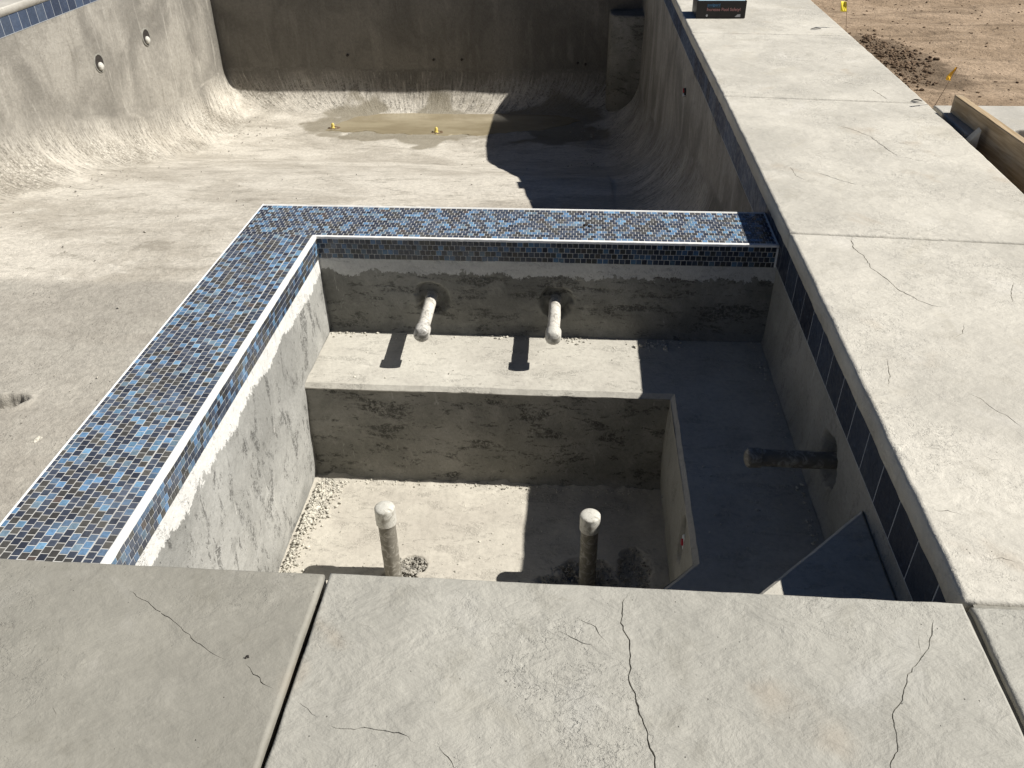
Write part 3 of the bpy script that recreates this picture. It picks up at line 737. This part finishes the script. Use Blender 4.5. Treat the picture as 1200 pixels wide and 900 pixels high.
slab('coping_slab', [(.884, 7.200), (2.118, 7.090), (2.135, 10.3), (.865, 10.4)], 0, TH, .014, M['cop_light'], None, [], label='farthest pale coping slab, the one with the dark carton on it', cat='coping slab', group=CG, grid=.2, edge=.002)
slab('coping_slab', [(.865, 10.41), (2.135, 10.31), (2.15, 14.4), (.84, 14.4)], 0, TH, .014, M['cop_light'], None, [], label='coping slab past the carton at the far right pool corner', cat='coping slab', group=CG, grid=.3)
for k, (y0, y1) in enumerate([(-.02, 3.2), (3.21, 6.4), (6.41, 9.6), (9.61, 12.9)]):
    slab('coping_slab', [(-6.9, y0), (-5.585, y0), (-5.585, y1), (-6.9, y1)], 0, TH, .012, M['deck2'], None, [], grid=.3, label=['nearest', 'second nearest', 'third nearest', 'farthest'][k]+' coping slab along the left side of the pool', cat='coping slab', group='coping slabs along the left of the pool')
slab('coping_slab', [(-5.58, -.02), (-2.31, -.02), (-2.31, 1.335), (-5.58, 1.335)], 0, TH, .012, M['cop_dark'], None, [], grid=.3, label='grey coping slab left of the foreground, along the near end of the pool', cat='coping slab', group=CG)
slab('coping_slab', [(-5.58, 13.19), (.83, 13.19), (.83, 14.4), (-5.58, 14.4)], 0, TH, .012, M['deck2'], None, [], grid=.4, label='coping slab along the far end of the pool above the shaded wall', cat='coping slab', group=CG)
# joint filler and unseen bond beams added below the slabs to block light leaks
m = MB(); m.box((.86, -.02, -.06), (.95, 1.325, -.016)); tag(m.build('joint_filler', M['filler']), 'grey sealant in the wide joint at the lower right foreground', 'joint sealant')
m = MB(); m.box((.935, 1.29, -.05), (2.05, 1.36, -.012)); tag(m.build('joint_filler', M['filler']), 'grey sealant in the joint running right from the near spa corner', 'joint sealant')
m = MB(); m.add([(.916,3.340,-.07),(2.06,3.257,-.07),(2.06,3.275,-.07),(.916,3.359,-.07),(.916,3.340,-.008),(2.06,3.257,-.008),(2.06,3.275,-.008),(.916,3.359,-.008)],  # filler added to stop sunlight leaking through this joint
               [(0,3,2,1),(4,5,6,7),(0,1,5,4),(1,2,6,5),(2,3,7,6),(3,0,4,7)])
tag(m.build('joint_filler', M['filler']), 'grey filler added against a light leak in the coping joint level with the mosaic dam', 'joint sealant')
bb = MB()
bb.box((1.01, -.5, -1.6), (2.05, 3.9, -.0765)); bb.box((1.02, 3.905, -2.8), (2.05, 14.4, -.0765))
bb.box((-5.58, -.02, -1.5), (.94, YF-.065, -.0765)); bb.box((-6.9, -.02, -2.8), (-5.66, 14.4, -.0765)); bb.box((-5.58, 13.3, -2.8), (1.0, 14.4, -.0765))
tag(bb.build('bond_beam_light_block', M['wall_right']), kind='structure', label='unseen concrete bond beam added under the coping to block light leaks', cat='light-blocking foundation')
# the patch of paving behind the viewpoint
m = MB(); m.box((-6.9, -3.0, -.08), (2.10, -.03, -.002)); tag(m.build('patio', M['deck2']), 'pale concrete patio behind the foreground coping', 'patio', kind='structure')

# ------------------------------------------------------------------ POOL BASIN
X0p, X1p, Y0p, Y1p = -5.60, .93, 1.34, 13.2
def zf(y):
    K = [(0, -1.12), (4.80, -1.12), (4.90, -1.125), (5.6, -1.20), (6.75, -1.36), (8.2, -1.62), (9.3, -1.93), (10.3, -2.20), (11.2, -2.32), (11.8, -2.352), (12.6, -2.352), (14, -2.34)]
    for (a, za), (b, zb) in zip(K, K[1:]):
        if y <= b: t = max(0, (y-a)/(b-a)); return za+(zb-za)*t
    return -2.34
def zfl(x, y):
    z = zf(y)+nz(x, y, 0, .7, 3)*.016+nz(x, y, 5, 4, 3)*.004
    q = math.hypot((x+3.16)*math.cos(.35)+(y-3.40)*math.sin(.35), 0); a = (x+3.16)*math.cos(.3)+(y-3.40)*math.sin(.3); b = -(x+3.16)*math.sin(.3)+(y-3.40)*math.cos(.3)
    e = math.hypot(a/.20, b/.085)+nz(x, y, 1, 20, 2)*.12; z -= .075*max(0, min(1, (1-e)/.25))
    z += .012*math.exp(-((e-1.15)/.15)**2)
    # raised rough mound along the foot of the far wall right of the puddle
    return z
Rc = .58
pool = empty('pool_basin', (-2.3, 7, -2.3), 'large unfinished grey plaster swimming pool basin sloping to a deep end', 'swimming pool')
xs = sorted(set([round(v, 4) for v in list(np.arange(X0p+Rc, X1p-Rc, .05))+[X1p-Rc, -1.5]+list(np.arange(-3.45, -2.92, .012))]))
ys = sorted(set([round(v, 4) for v in list(np.arange(Y0p+Rc, Y1p-Rc, .05))+[Y1p-Rc, 3.8]+list(np.arange(3.24, 3.58, .012))]))
V = []; F = []; A = {k: [] for k in ('cove', 'shallow', 'damp', 'wallm')}; UV = []
def sst(a, b, x): t = max(0, min(1, (x-a)/(b-a))); return t*t*(3-2*t)
def damp(x, y):
    d = math.hypot(max(0, max(-3.7-x, x-.2)), max(0, max(11.6-y, y-12.75)))
    return 1-sst(0, .42, d+nz(x, y, 0, 1.6, 4)*.5)
def addv(x, y, z, cove, wall, u, v):
    wx = warp(y)*sst(-.6, .9, x); V.append((x+wx, y, z)); A['cove'].append(cove); A['wallm'].append(wall)
    A['shallow'].append((1-sst(4.78, 4.90, y+nz(x, y, 0, 3, 2)*.02))*(1-wall)); A['damp'].append(damp(x, y)*(1-wall)); UV.append((u, v))
for y in ys:
    for x in xs: addv(x, y, zfl(x, y), 0, 0, x, y)
nx = len(xs)
def cut(x, y): return x > -1.51 and y < 3.80
for j in range(len(ys)-1):
    for i in range(nx-1):
        cx, cy = (xs[i]+xs[i+1])/2, (ys[j]+ys[j+1])/2
        if cut(cx, cy): continue
        k = j*nx+i; F.append((k, k+1, k+nx+1, k+nx))
def loop(d):
    r = .03+d*.55; x0, x1, y0, y1 = X0p+d, X1p-d, Y0p+d, Y1p-d; pts = []
    nsx, nsy, na = 110, 230, 14
    def lin(a, b, n): return [(a[0]+(b[0]-a[0])*i/n, a[1]+(b[1]-a[1])*i/n) for i in range(n)]
    def arc(cx, cy, a0): return [(cx+r*math.cos(R(a0+90*i/na)), cy+r*math.sin(R(a0+90*i/na))) for i in range(na)]
    pts += lin((x0+r, y0), (x1-r, y0), nsx)+arc(x1-r, y0+r, -90)+lin((x1, y0+r), (x1, y1-r), nsy)+arc(x1-r, y1-r, 0)
    pts += lin((x1-r, y1), (x0+r, y1), nsx)+arc(x0+r, y1-r, 90)+lin((x0, y1-r), (x0, y0+r), nsy)+arc(x0+r, y0+r, 180)
    return pts
P0 = loop(0); per = [0]
for a, b in zip(P0, P0[1:]): per.append(per[-1]+math.dist(a, b))
prof = [(0, None, t) for t in (0, .07, .14, .22, .32, .44, .58, .72, .86, 1.0)]+[(Rc*(1-math.cos(R(a))), R(a), 0) for a in (8, 16, 24, 32, 40, 48, 56, 64, 72, 80, 90)]+[(Rc+.09, 9, 0)]
rb = []; vlen = 0; prevd = None
niches = [(9.665, -.862), (10.925, -.845)]
for pi, (d, a, t) in enumerate(prof):
    L = loop(d); rb.append(len(V))
    for k, (x, y) in enumerate(L):
        zb = zf(y)
        if a is None: z = -.249+(zb+Rc+.249)*t; cv = 0.0; wl = 1.0
        elif a == 9: z = zfl(x, y)-.004; cv = .0; wl = 0.0
        else:
            z = zb+Rc*(1-math.sin(a)); t_ = a/(math.pi/2); cv = min(1, math.sin(t_*math.pi)*1.5)*(1 if t_ < .999 else 0); wl = 1-sst(.0, .55, t_+nz(x, y, 0, 1.3, 2)*.25)
        w = nz(x, y, z, 1.3, 3)*.012+nz(x, y, z, 6, 2)*.003
        xx = x + (w if x < X0p+1.2 else -w if x > X1p-1.2 else 0)*(1 if d < Rc else 0); yy = y-(w if y > Y1p-1.2 else 0)*(1 if d < Rc else 0)
        if a is not None and a != 9: z += w
        v_ = -z if a is None else (Rc*a if a != 9 else Rc*1.57+.09)+1
        addv(xx, yy, z, cv, wl, per[k], v_)
n0 = len(P0)
for a, b in zip(rb, rb[1:]):
    for k in range(n0):
        l = (k+1) % n0; x, y = V[a+k][0], V[a+k][1]
        if cut(x, y) or y < 1.34+1e-3 and x > -1.5: continue
        F.append((a+k, b+k, b+l, a+l)) if False else F.append((a+k, a+l, b+l, b+k))
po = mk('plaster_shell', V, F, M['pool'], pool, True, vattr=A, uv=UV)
# flip so that normals point into the basin (Cycles shades both sides; kept for tidy geometry)
band('waterline_tile', [bandside(X0p, Y1p, X0p, 1.34)], pool, 1.9)
yy_ = [3.9, 7.0, 10.0, 13.19]
band('waterline_tile', [bandside(.932+warp(a), a, .932+warp(b), b) for a, b in zip(yy_, yy_[1:])], pool, 2.3)
band('waterline_tile', [bandside(.88, Y1p, X0p, Y1p)], pool, 1.0)
slab('corner_bench', [(.40, 13.21), (.40, 12.90), (.44, 12.80), (.56, 12.74), (.72, 12.70), (.90, 12.68), (.90, 13.21)], -.93, 1.45, .03, M['riser'], pool, grid=.1, und=.004)
# light niches on the left wall, small inlet on the right wall
for (y, z) in niches:
    V, F = lathe([(-.03, .112), (.004, .106), (.006, .098), (.003, .090), (-.02, .086)], (X0p+.004, y, z), (1, 0, 0), 28, .004, False)
    nch = mk('light_niche', V, F, M['filler'], pool, True)
    V, F = lathe([(-.010, .094), (-.008, .02)], (X0p+.016, y, z), (1, 0, 0), 24, 0, True); mk('niche_hole_shade', V, F, M['dark'], nch, False)  # dark disc stands for the shaded hollow of the niche
    V, F = lathe([(-.02, .046), (.012, .046), (.026, .034), (.032, .014)], (X0p+.010, y-.006, z-.034), (1, 0, .1), 20, .001, True); mk('niche_fitting', V, F, M['cap'], nch, True)
V, F = lathe([(-.03, .036), (.003, .036), (.006, .030), (-.004, .026)], (.93+warp(7.4)-.006, 7.40, -.53), (-1, 0, 0), 24, .002, True)
ii = mk('inlet_fitting', V, F, M['dark'], pool, True)
V, F = lathe([(-.01, .018), (.012, .018), (.014, .012)], (.93+warp(7.4)-.006, 7.41, -.515), (-1, 0, 0), 16, 0, True); mk('red_plug', V, F, M['red'], ii, True)
V, F = lathe([(-.01, .012), (.012, .012), (.014, .01)], (.93+warp(7.4)-.006, 7.38, -.545), (-1, 0, 0), 16, 0, True); mk('white_clip', V, F, M['whitepl'], ii, True)
# tie holes in the far wall, their shade set in as dark stubs
for (x, y) in [(407, 65), (508, 70), (541, 70), (677, 74), (686, 75.5)]:
    d = Rm @ np.array([x-600., y-450., 970.]); t = (13.19)/d[1]; X, Z = d[0]*t, CAMH+d[2]*t
    V, F = lathe([(-.02, .018), (.016, .017)], (X, 13.196, Z), (0, -1, 0), 14, .002, True); mk('tie_hole_shade', V, F, M['dark'], pool, False)

# puddle
pts = []
for (x, y) in [(385,151),(400,143),(420,137),(445,134),(470,133.5),(500,132),(520,131),(560,132),(600,133),(640,134),(668,137),(680,141),(660,146),(635,151),(610,154),(590,156),(575,156.5),(560,159),(540,157),(520,158.5),(500,157),(480,158),(462,155),(448,156.5),(432,153),(415,155),(400,153.5)]:
    pts.append(px(x, y, -2.343))
pts = [Vector(p) for p in pts][::-1]
fine = []
for i in range(len(pts)):
    a, b = pts[i], pts[(i+1) % len(pts)]; k = max(1, int((b-a).length/.05))
    for j in range(k):
        q = a+(b-a)*j/k; fine.append((q.x+nz(q.x, q.y, 0, 5, 3)*.04, q.y+nz(q.x, q.y, 4, 5, 3)*.05))
ctr = (-1.6, 12.15); V = [(x, y, -2.339) for x, y in fine]+[(ctr[0]+(x-ctr[0])*1.03, ctr[1]+(y-ctr[1])*1.08, -2.362) for x, y in fine]; n = len(fine)
F = [tuple(range(n)), tuple(reversed(range(n, 2*n)))]+[(i, n+i, n+(i+1) % n, (i+1) % n) for i in range(n)]
tag(mk('puddle', V, F, M['water'], None), 'shallow muddy brown puddle in the deep end of the pool', 'puddle', kind='structure')
# drain plugs
for k, (x, y) in enumerate([(390, 150), (511, 155)]):
    X, Y = px(x, y, -2.34); e = empty('drain_plug', (X, Y, -2.345), ['yellow plug standing at the left end of the muddy puddle', 'yellow plug standing at the near edge of the muddy puddle'][k], 'drain plug', 'yellow drain plugs in the deep end')
    V, F = lathe([(0, .030), (.012, .031), (.022, .022), (.045, .025), (.060, .023), (.074, .015), (.08, .005)], (X, Y, -2.345), (.1, .05, 1), 16, .006); mk('plug', V, F, M['yellow'], e, True)
    mb = MB()
    for _ in range(26): a = random.uniform(0, 6.28); chunk(mb, (X+.075*math.cos(a)+.02, Y+.05*math.sin(a), -2.343), random.uniform(.02, .05), .5)
    mb.build('mud_collar', M['clod'], e)
# grit and crumbs lying in the pool
def pf():
    x, y = random.uniform(-5, .2), random.uniform(4.2, 12.6); return (x, y, zf(y)+.002, .8)
def pleft():
    y = random.uniform(5.5, 12.5); return (-5.0+abs(ga(0, .25)), y, zf(y)+.004, 1)
def psh(): return (random.uniform(-4.0, -1.7), random.uniform(2.2, 5), -1.12, .5)
def phole():
    a = random.uniform(0, 6.28); q = random.random()**.5; u, v = .17*q*math.cos(a), .065*q*math.sin(a); x = -3.16+u*math.cos(.3)-v*math.sin(.3); y = 3.40+u*math.sin(.3)+v*math.cos(.3); return (x, y, zfl(x, y), 1.3)
def pright():
    y = random.uniform(9.5, 12.5); return (.3-abs(ga(0, .3)), y, zf(y)+.01, 1.4)
scatter('floor_grit', 'dark grit and crumbs scattered over the pool floor', M['gravel'], [(pf, 500), (pleft, 260), (psh, 60), (phole, 90), (pright, 140)], .004, .026, 'grit')
mb = MB(); X, Y = px(43, 516, -1.12); chunk(mb, (X, Y, -1.12), .05, .45); chunk(mb, (X+.012, Y+.01, -1.12), .03, .5)
tag(mb.build('plaster_lump', M['rubble']), 'flat pale lump of plaster on the shallow pool floor left of the dam', 'plaster lump')

# ------------------------------------------------------------------ GROUND
def gz(x, y):
    h = -.055+nz(x, y, 0, .8, 4)*.03+nz(x, y, 3, 5, 4)*.008
    return h
gx = list(np.arange(2.06, 5.2, .04))+list(np.arange(5.2, 9.0, .15)); gy = list(np.arange(5.22, 9.6, .04))+list(np.arange(9.6, 15.2, .15))
V = [(x, y, gz(x, y)-(0.03 if x < 2.12 else 0)) for y in gy for x in gx]; nx = len(gx)
F = [(j*nx+i, j*nx+i+1, (j+1)*nx+i+1, (j+1)*nx+i) for j in range(len(gy)-1) for i in range(nx-1)]
_sp = []
for q in V:
    t = max(0, min(1, (q[1]-6.05)/(7.15-6.05))); cx = 2.45-.22*t; _sp.append(max(0, 1.15-abs(q[0]-cx)/.36-(0 if 5.95 < q[1] < 7.2 else min(abs(q[1]-5.95), abs(q[1]-7.2))/.25)))
tag(mk('bare_ground', V, F, M['dirt'], None, True, vattr={'soil': _sp}), 'pinkish brown bare dirt yard right of the coping', 'dirt', kind='structure')
x1g, y0g, y1g = gx[-1], gy[0], gy[-1]; Bg = 400; zg = -.10
m = MB()
def sheet(x0, y0, x1, y1, z=zg): m.add([(x0,y0,z),(x1,y0,z),(x1,y1,z),(x0,y1,z)], [(0,1,2,3)])
sheet(-Bg, -Bg, -6.9, Bg); sheet(-6.9, 14.39, Bg, Bg); sheet(x1g-.1, -Bg, Bg, 14.39); sheet(-6.9, -Bg, x1g-.1, -2.98)
sheet(2.5, -2.98, x1g-.1, 4.75)
tag(m.build('ground', M['dirt']), 'flat bare dirt yard reaching to the horizon', 'ground', kind='structure')
# trench beside the form board
tx = list(np.arange(2.03, 2.56, .03)); ty = list(np.arange(-3.0, 4.80, .05)); V = [(x, y, -.20+nz(x, y, 0, 6, 3)*.03) for y in ty for x in tx]; nx = len(tx)
F = [(j*nx+i, j*nx+i+1, (j+1)*nx+i+1, (j+1)*nx+i) for j in range(len(ty)-1) for i in range(nx-1)]
tag(mk('trench_bed', V, F, M['soil'], None, True), 'dark soil bed of the trench between coping and form board', 'trench', kind='structure')
# pad, lower pad, board, stake
slab('concrete_pad', [(2.13, 4.70), (2.40, 4.70), (2.42, 4.785), (4.6, 4.83), (4.6, 5.245), (2.13, 5.235)], -.001, .16, .01, M['deck2'], None, [], grid=.1, label='pale concrete footpath strip under the far end of the timber board', cat='concrete strip')
slab('concrete_pad', [(2.47, 4.0), (4.6, 4.0), (4.6, 4.77), (2.47, 4.72)], -.10, .10, .01, M['cop_dark'], None, [], grid=.15, label='lower grey concrete strip right of the timber board at the picture edge', cat='concrete strip')
e = empty('form_board', (2.22, 4.2, 0), 'long timber form board standing on edge beside the trench', 'timber board')
V = []; n = 24
for i in range(n+1):
    t = i/n; y = 5.085-t*2.4; x = 2.172+t*.095
    for (dx, z) in ((0, -.105), (0, .096), (.003, .1), (.042, .1), (.045, .096), (.045, -.105)): V.append((x+dx+nz(y, z, 0, 1.5, 2)*.002, y, z+nz(y, 0, 2, 2, 2)*.002 if z > 0 else (.0015 if y > 4.70 else z)))
F = []
for i in range(n):
    for k in range(6): l = (k+1) % 6; F.append((i*6+k, i*6+l, i*6+6+l, i*6+6+k))
F += [tuple(range(6)), tuple(n*6+k for k in reversed(range(6)))]
mk('plank', V, F, M['wood'], e)
m = MB(); m.add([(2.105,4.60,-.18),(2.150,4.585,-.18),(2.155,4.640,-.18),(2.110,4.655,-.18),(2.108,4.605,-.02),(2.150,4.59,.052),(2.155,4.640,.055),(2.11,4.652,-.01)],
               [(0,3,2,1),(4,5,6,7),(0,1,5,4),(1,2,6,5),(2,3,7,6),(3,0,4,7)])
tag(m.build('grade_stake', M['deck2']), 'short pale stake poking up in the shade beside the timber board', 'stake')
# soil clods by the coping
def cl():
    t = random.random(); x, y = px(1012+70*t+ga(0, 11), 50+38*t+ga(0, 9), -.05); return (max(x, 2.14), y, gz(x, y), 1) if y > 5.4 else None
def cl2():
    x, y = random.uniform(2.2, 4.4), random.uniform(5.5, 9.4); return (x, y, gz(x, y), .5)
scatter('soil_clods', 'dark brown soil clods heaped beside the coping edge', M['clod'], [(cl, 1100), (cl2, 420)], .006, .042, 'soil')

# marker flags
def flag(base, top, fc, w, h, mat, label):
    e = empty('marker_flag', base, label, 'marker flag', 'small survey flags at the coping edge')
    b, t = Vector(base), Vector(top); V, F = lathe([(s, .0022) for s in np.linspace(-.03, (t-b).length, 8)], base, (t-b), 8); mk('wire_stem', V, F, M['wire'], e, True)
    V = []; F = []; n = 8; ax = (t-b).normalized(); sd = Vector(fc)
    for i in range(n+1):
        for j in range(n+1):
            a, c = i/n, j/n; ww = math.sin(math.pi*min(1, max(.04, c)))**.5 if mat == 'flago' else 1
            q = t-ax*h*c+sd*(w*(a-.0)*ww)+Vector((0, 1, 0))*.010*math.sin(a*4+c*2); V.append(tuple(q))
    for i in range(n):
        for j in range(n): k = i*(n+1)+j; F.append((k, k+1, k+n+2, k+n+1))
    o = mk('flag', V, F, M[mat], e, True); s = o.modifiers.new('thick', 'SOLIDIFY'); s.thickness = .0008
flag((2.155, 7.37, -.05), (2.118, 7.40, .19), (-1, .1, .1), .05, .075, 'flagy', 'bright yellow marker flag on a wire near the top edge, beyond the carton slab')
flag((2.150, 5.29, -.05), (2.192, 5.20, .228), (-.9, .1, -.35), .042, .085, 'flago', 'curled amber marker flag leaning on its wire near the end of the timber board')

# carton
cb = empty('carton_box', (1.18, 7.88, .003), 'dark printed carton lying on the far coping slab, reading Increase Pool Safety!', 'box')
bx0, bx1, by0, by1, bz0, bz1 = .972, 1.388, 7.73, 8.04, .003, .140
def rbox(lo, hi, r, mat, name, parent):
    import bmesh
    bm = bmesh.new(); bmesh.ops.create_cube(bm, size=1)
    for v in bm.verts: v.co = Vector([lo[i]+(hi[i]-lo[i])*(v.co[i]+.5) for i in range(3)])
    bmesh.ops.bevel(bm, geom=bm.edges[:], offset=r, segments=2, affect='EDGES', profile=.5)
    V = [tuple(v.co) for v in bm.verts]; bm.verts.index_update(); F = [tuple(v.index for v in f.verts) for f in bm.faces]; bm.free()
    return mk(name, V, F, mat, parent)
rbox((bx0, by0, bz0), (bx1, by1, bz1), .003, M['carton'], 'carton_body', cb)
rbox((bx0+.012, by0+.008, bz1+.0003), (bx1-.012, by1-.01, bz1+.0018), .0005, M['cartontop'], 'top_print', cb)
def txt(s, x, z, size, mat, name):
    c = bpy.data.curves.new(name, 'FONT'); c.body = s; c.size = size; c.extrude = .0003; c.offset = .0006
    o = bpy.data.objects.new(name, c); COL.objects.link(o); o.location = (x-1.18, by0-.0007-7.88, z-.003); o.rotation_euler = (R(90), 0, 0); o.parent = cb
    c.materials.append(mat)
    dg = bpy.context.evaluated_depsgraph_get(); me = bpy.data.meshes.new_from_object(o.evaluated_get(dg)); loc, rot = o.location.copy(), o.rotation_euler.copy()
    bpy.data.objects.remove(o); o = bpy.data.objects.new(name, me); COL.objects.link(o); o.location = loc; o.rotation_euler = rot; o.parent = cb
    if not me.materials: me.materials.append(mat)
    return o
txt('Increase Pool Safety!', 1.058, .062, .034, M['pink'], 'printed_words')
txt('poolguard', 1.062, .102, .026, M['blue'], 'printed_logo')
m = MB(); m.box((1.062, by0-.001, .092), (1.17, by0+.001, .095)); m.build('printed_rule', M['blue'], cb)
m = MB(); m.box((1.058, by0-.001, .016), (1.070, by0+.001, .034)); m.box((1.055, by0-.0011, .024), (1.073, by0+.001, .029)); m.build('printed_badge', M['whitep'], cb)
m = MB(); m.add([(1.30, by0-.001, .014), (1.348, by0-.001, .014), (1.346, by0-.001, .036), (1.322, by0-.001, .034), (1.30, by0+.001, .014), (1.348, by0+.001, .014), (1.346, by0+.001, .036), (1.322, by0+.001, .034)],
                [(0,1,2,3),(7,6,5,4),(0,4,5,1),(1,5,6,2),(2,6,7,3),(3,7,4,0)]); m.build('printed_badge', M['whitep'], cb)

# small litter on the coping
def leaf(x, y, L, w, a, label, mat='dark', name='dry_leaf'):
    X, Y = px(x, y, .002); V = []; F = []; n = 8
    for i in range(n+1):
        t = i/n; ww = w*math.sin(math.pi*max(.05, min(.95, t)))
        for s in (-1, 0, 1):
            lx = (t-.5)*L; ly = s*ww+.25*w*math.sin(t*3); q = (X+lx*math.cos(a)-ly*math.sin(a), Y+lx*math.sin(a)+ly*math.cos(a), .0035+.004*abs(s)+.005*math.sin(math.pi*t))
            V.append(q)
    for i in range(n):
        for s in (0, 1): k = i*3+s; F.append((k, k+1, k+4, k+3))
    o = mk(name, V, F, M[mat], None, True); s = o.modifiers.new('thick', 'SOLIDIFY'); s.thickness = .0015; tag(o, label, 'dry leaf')
leaf(1074, 119, .062, .012, -.1, 'curled dark leaf at the joint end near the timber board')
leaf(956, 34.5, .085, .010, .05, 'narrow dark leaf on the slab right of the carton')
mb = MB(); X, Y = px(290, 770.5)  # dark crumbs stand for a small pit in the slab
for k in range(5): chunk(mb, (X+random.uniform(-.004, .004), Y+random.uniform(-.003, .003), 0), random.uniform(.003, .007), .6)
tag(mb.build('soil_crumb', M['dark']), 'tiny black crumbs added for a dark pit in the darker grey slab in the foreground', 'soil crumb')

# ------------------------------------------------------------------ LIGHT, SKY, CAMERA
kx, ky = .925, .05
el = math.atan(1/math.hypot(kx, ky)); az = math.atan2(kx, ky)   # az measured from +Y towards +X
w = bpy.data.worlds.new('World'); sc.world = w; w.use_nodes = True; nt = w.node_tree
bg = nt.nodes['Background']; sky = nt.nodes.new('ShaderNodeTexSky'); sky.sky_type = 'NISHITA'; sky.sun_disc = False
sky.sun_elevation = el; sky.sun_rotation = az; sky.air_density = .35; sky.dust_density = .05; sky.ozone_density = 1.2; sky.altitude = 400
nt.links.new(sky.outputs[0], bg.inputs[0]); bg.inputs[1].default_value = .05
L = bpy.data.lights.new('sun', 'SUN'); L.energy = 5.0; L.angle = R(.53); L.color = (1, .965, .90)
so = bpy.data.objects.new('sun', L); COL.objects.link(so)
so.rotation_euler = Vector((kx, ky, 1)).to_track_quat('Z', 'Y').to_euler(); so.location = (8, 1, 9)
cam = bpy.data.cameras.new('camera'); co = bpy.data.objects.new('camera', cam); COL.objects.link(co)
cam.sensor_width = 36; cam.sensor_fit = 'HORIZONTAL'; cam.lens = 970/1200*36; cam.clip_start = .02; cam.clip_end = 2000
c0, c1, c2 = Rm[:, 0], -Rm[:, 1], -Rm[:, 2]
co.matrix_world = Matrix(((c0[0], c1[0], c2[0], 0), (c0[1], c1[1], c2[1], 0), (c0[2], c1[2], c2[2], CAMH), (0, 0, 0, 1)))
sc.camera = co
sc.cycles.max_bounces = 6; sc.cycles.diffuse_bounces = 4; sc.cycles.caustics_reflective = False; sc.cycles.caustics_refractive = False
sc.view_settings.view_transform = 'Standard'; sc.view_settings.look = 'None'; sc.view_settings.exposure = .38; sc.view_settings.gamma = 1
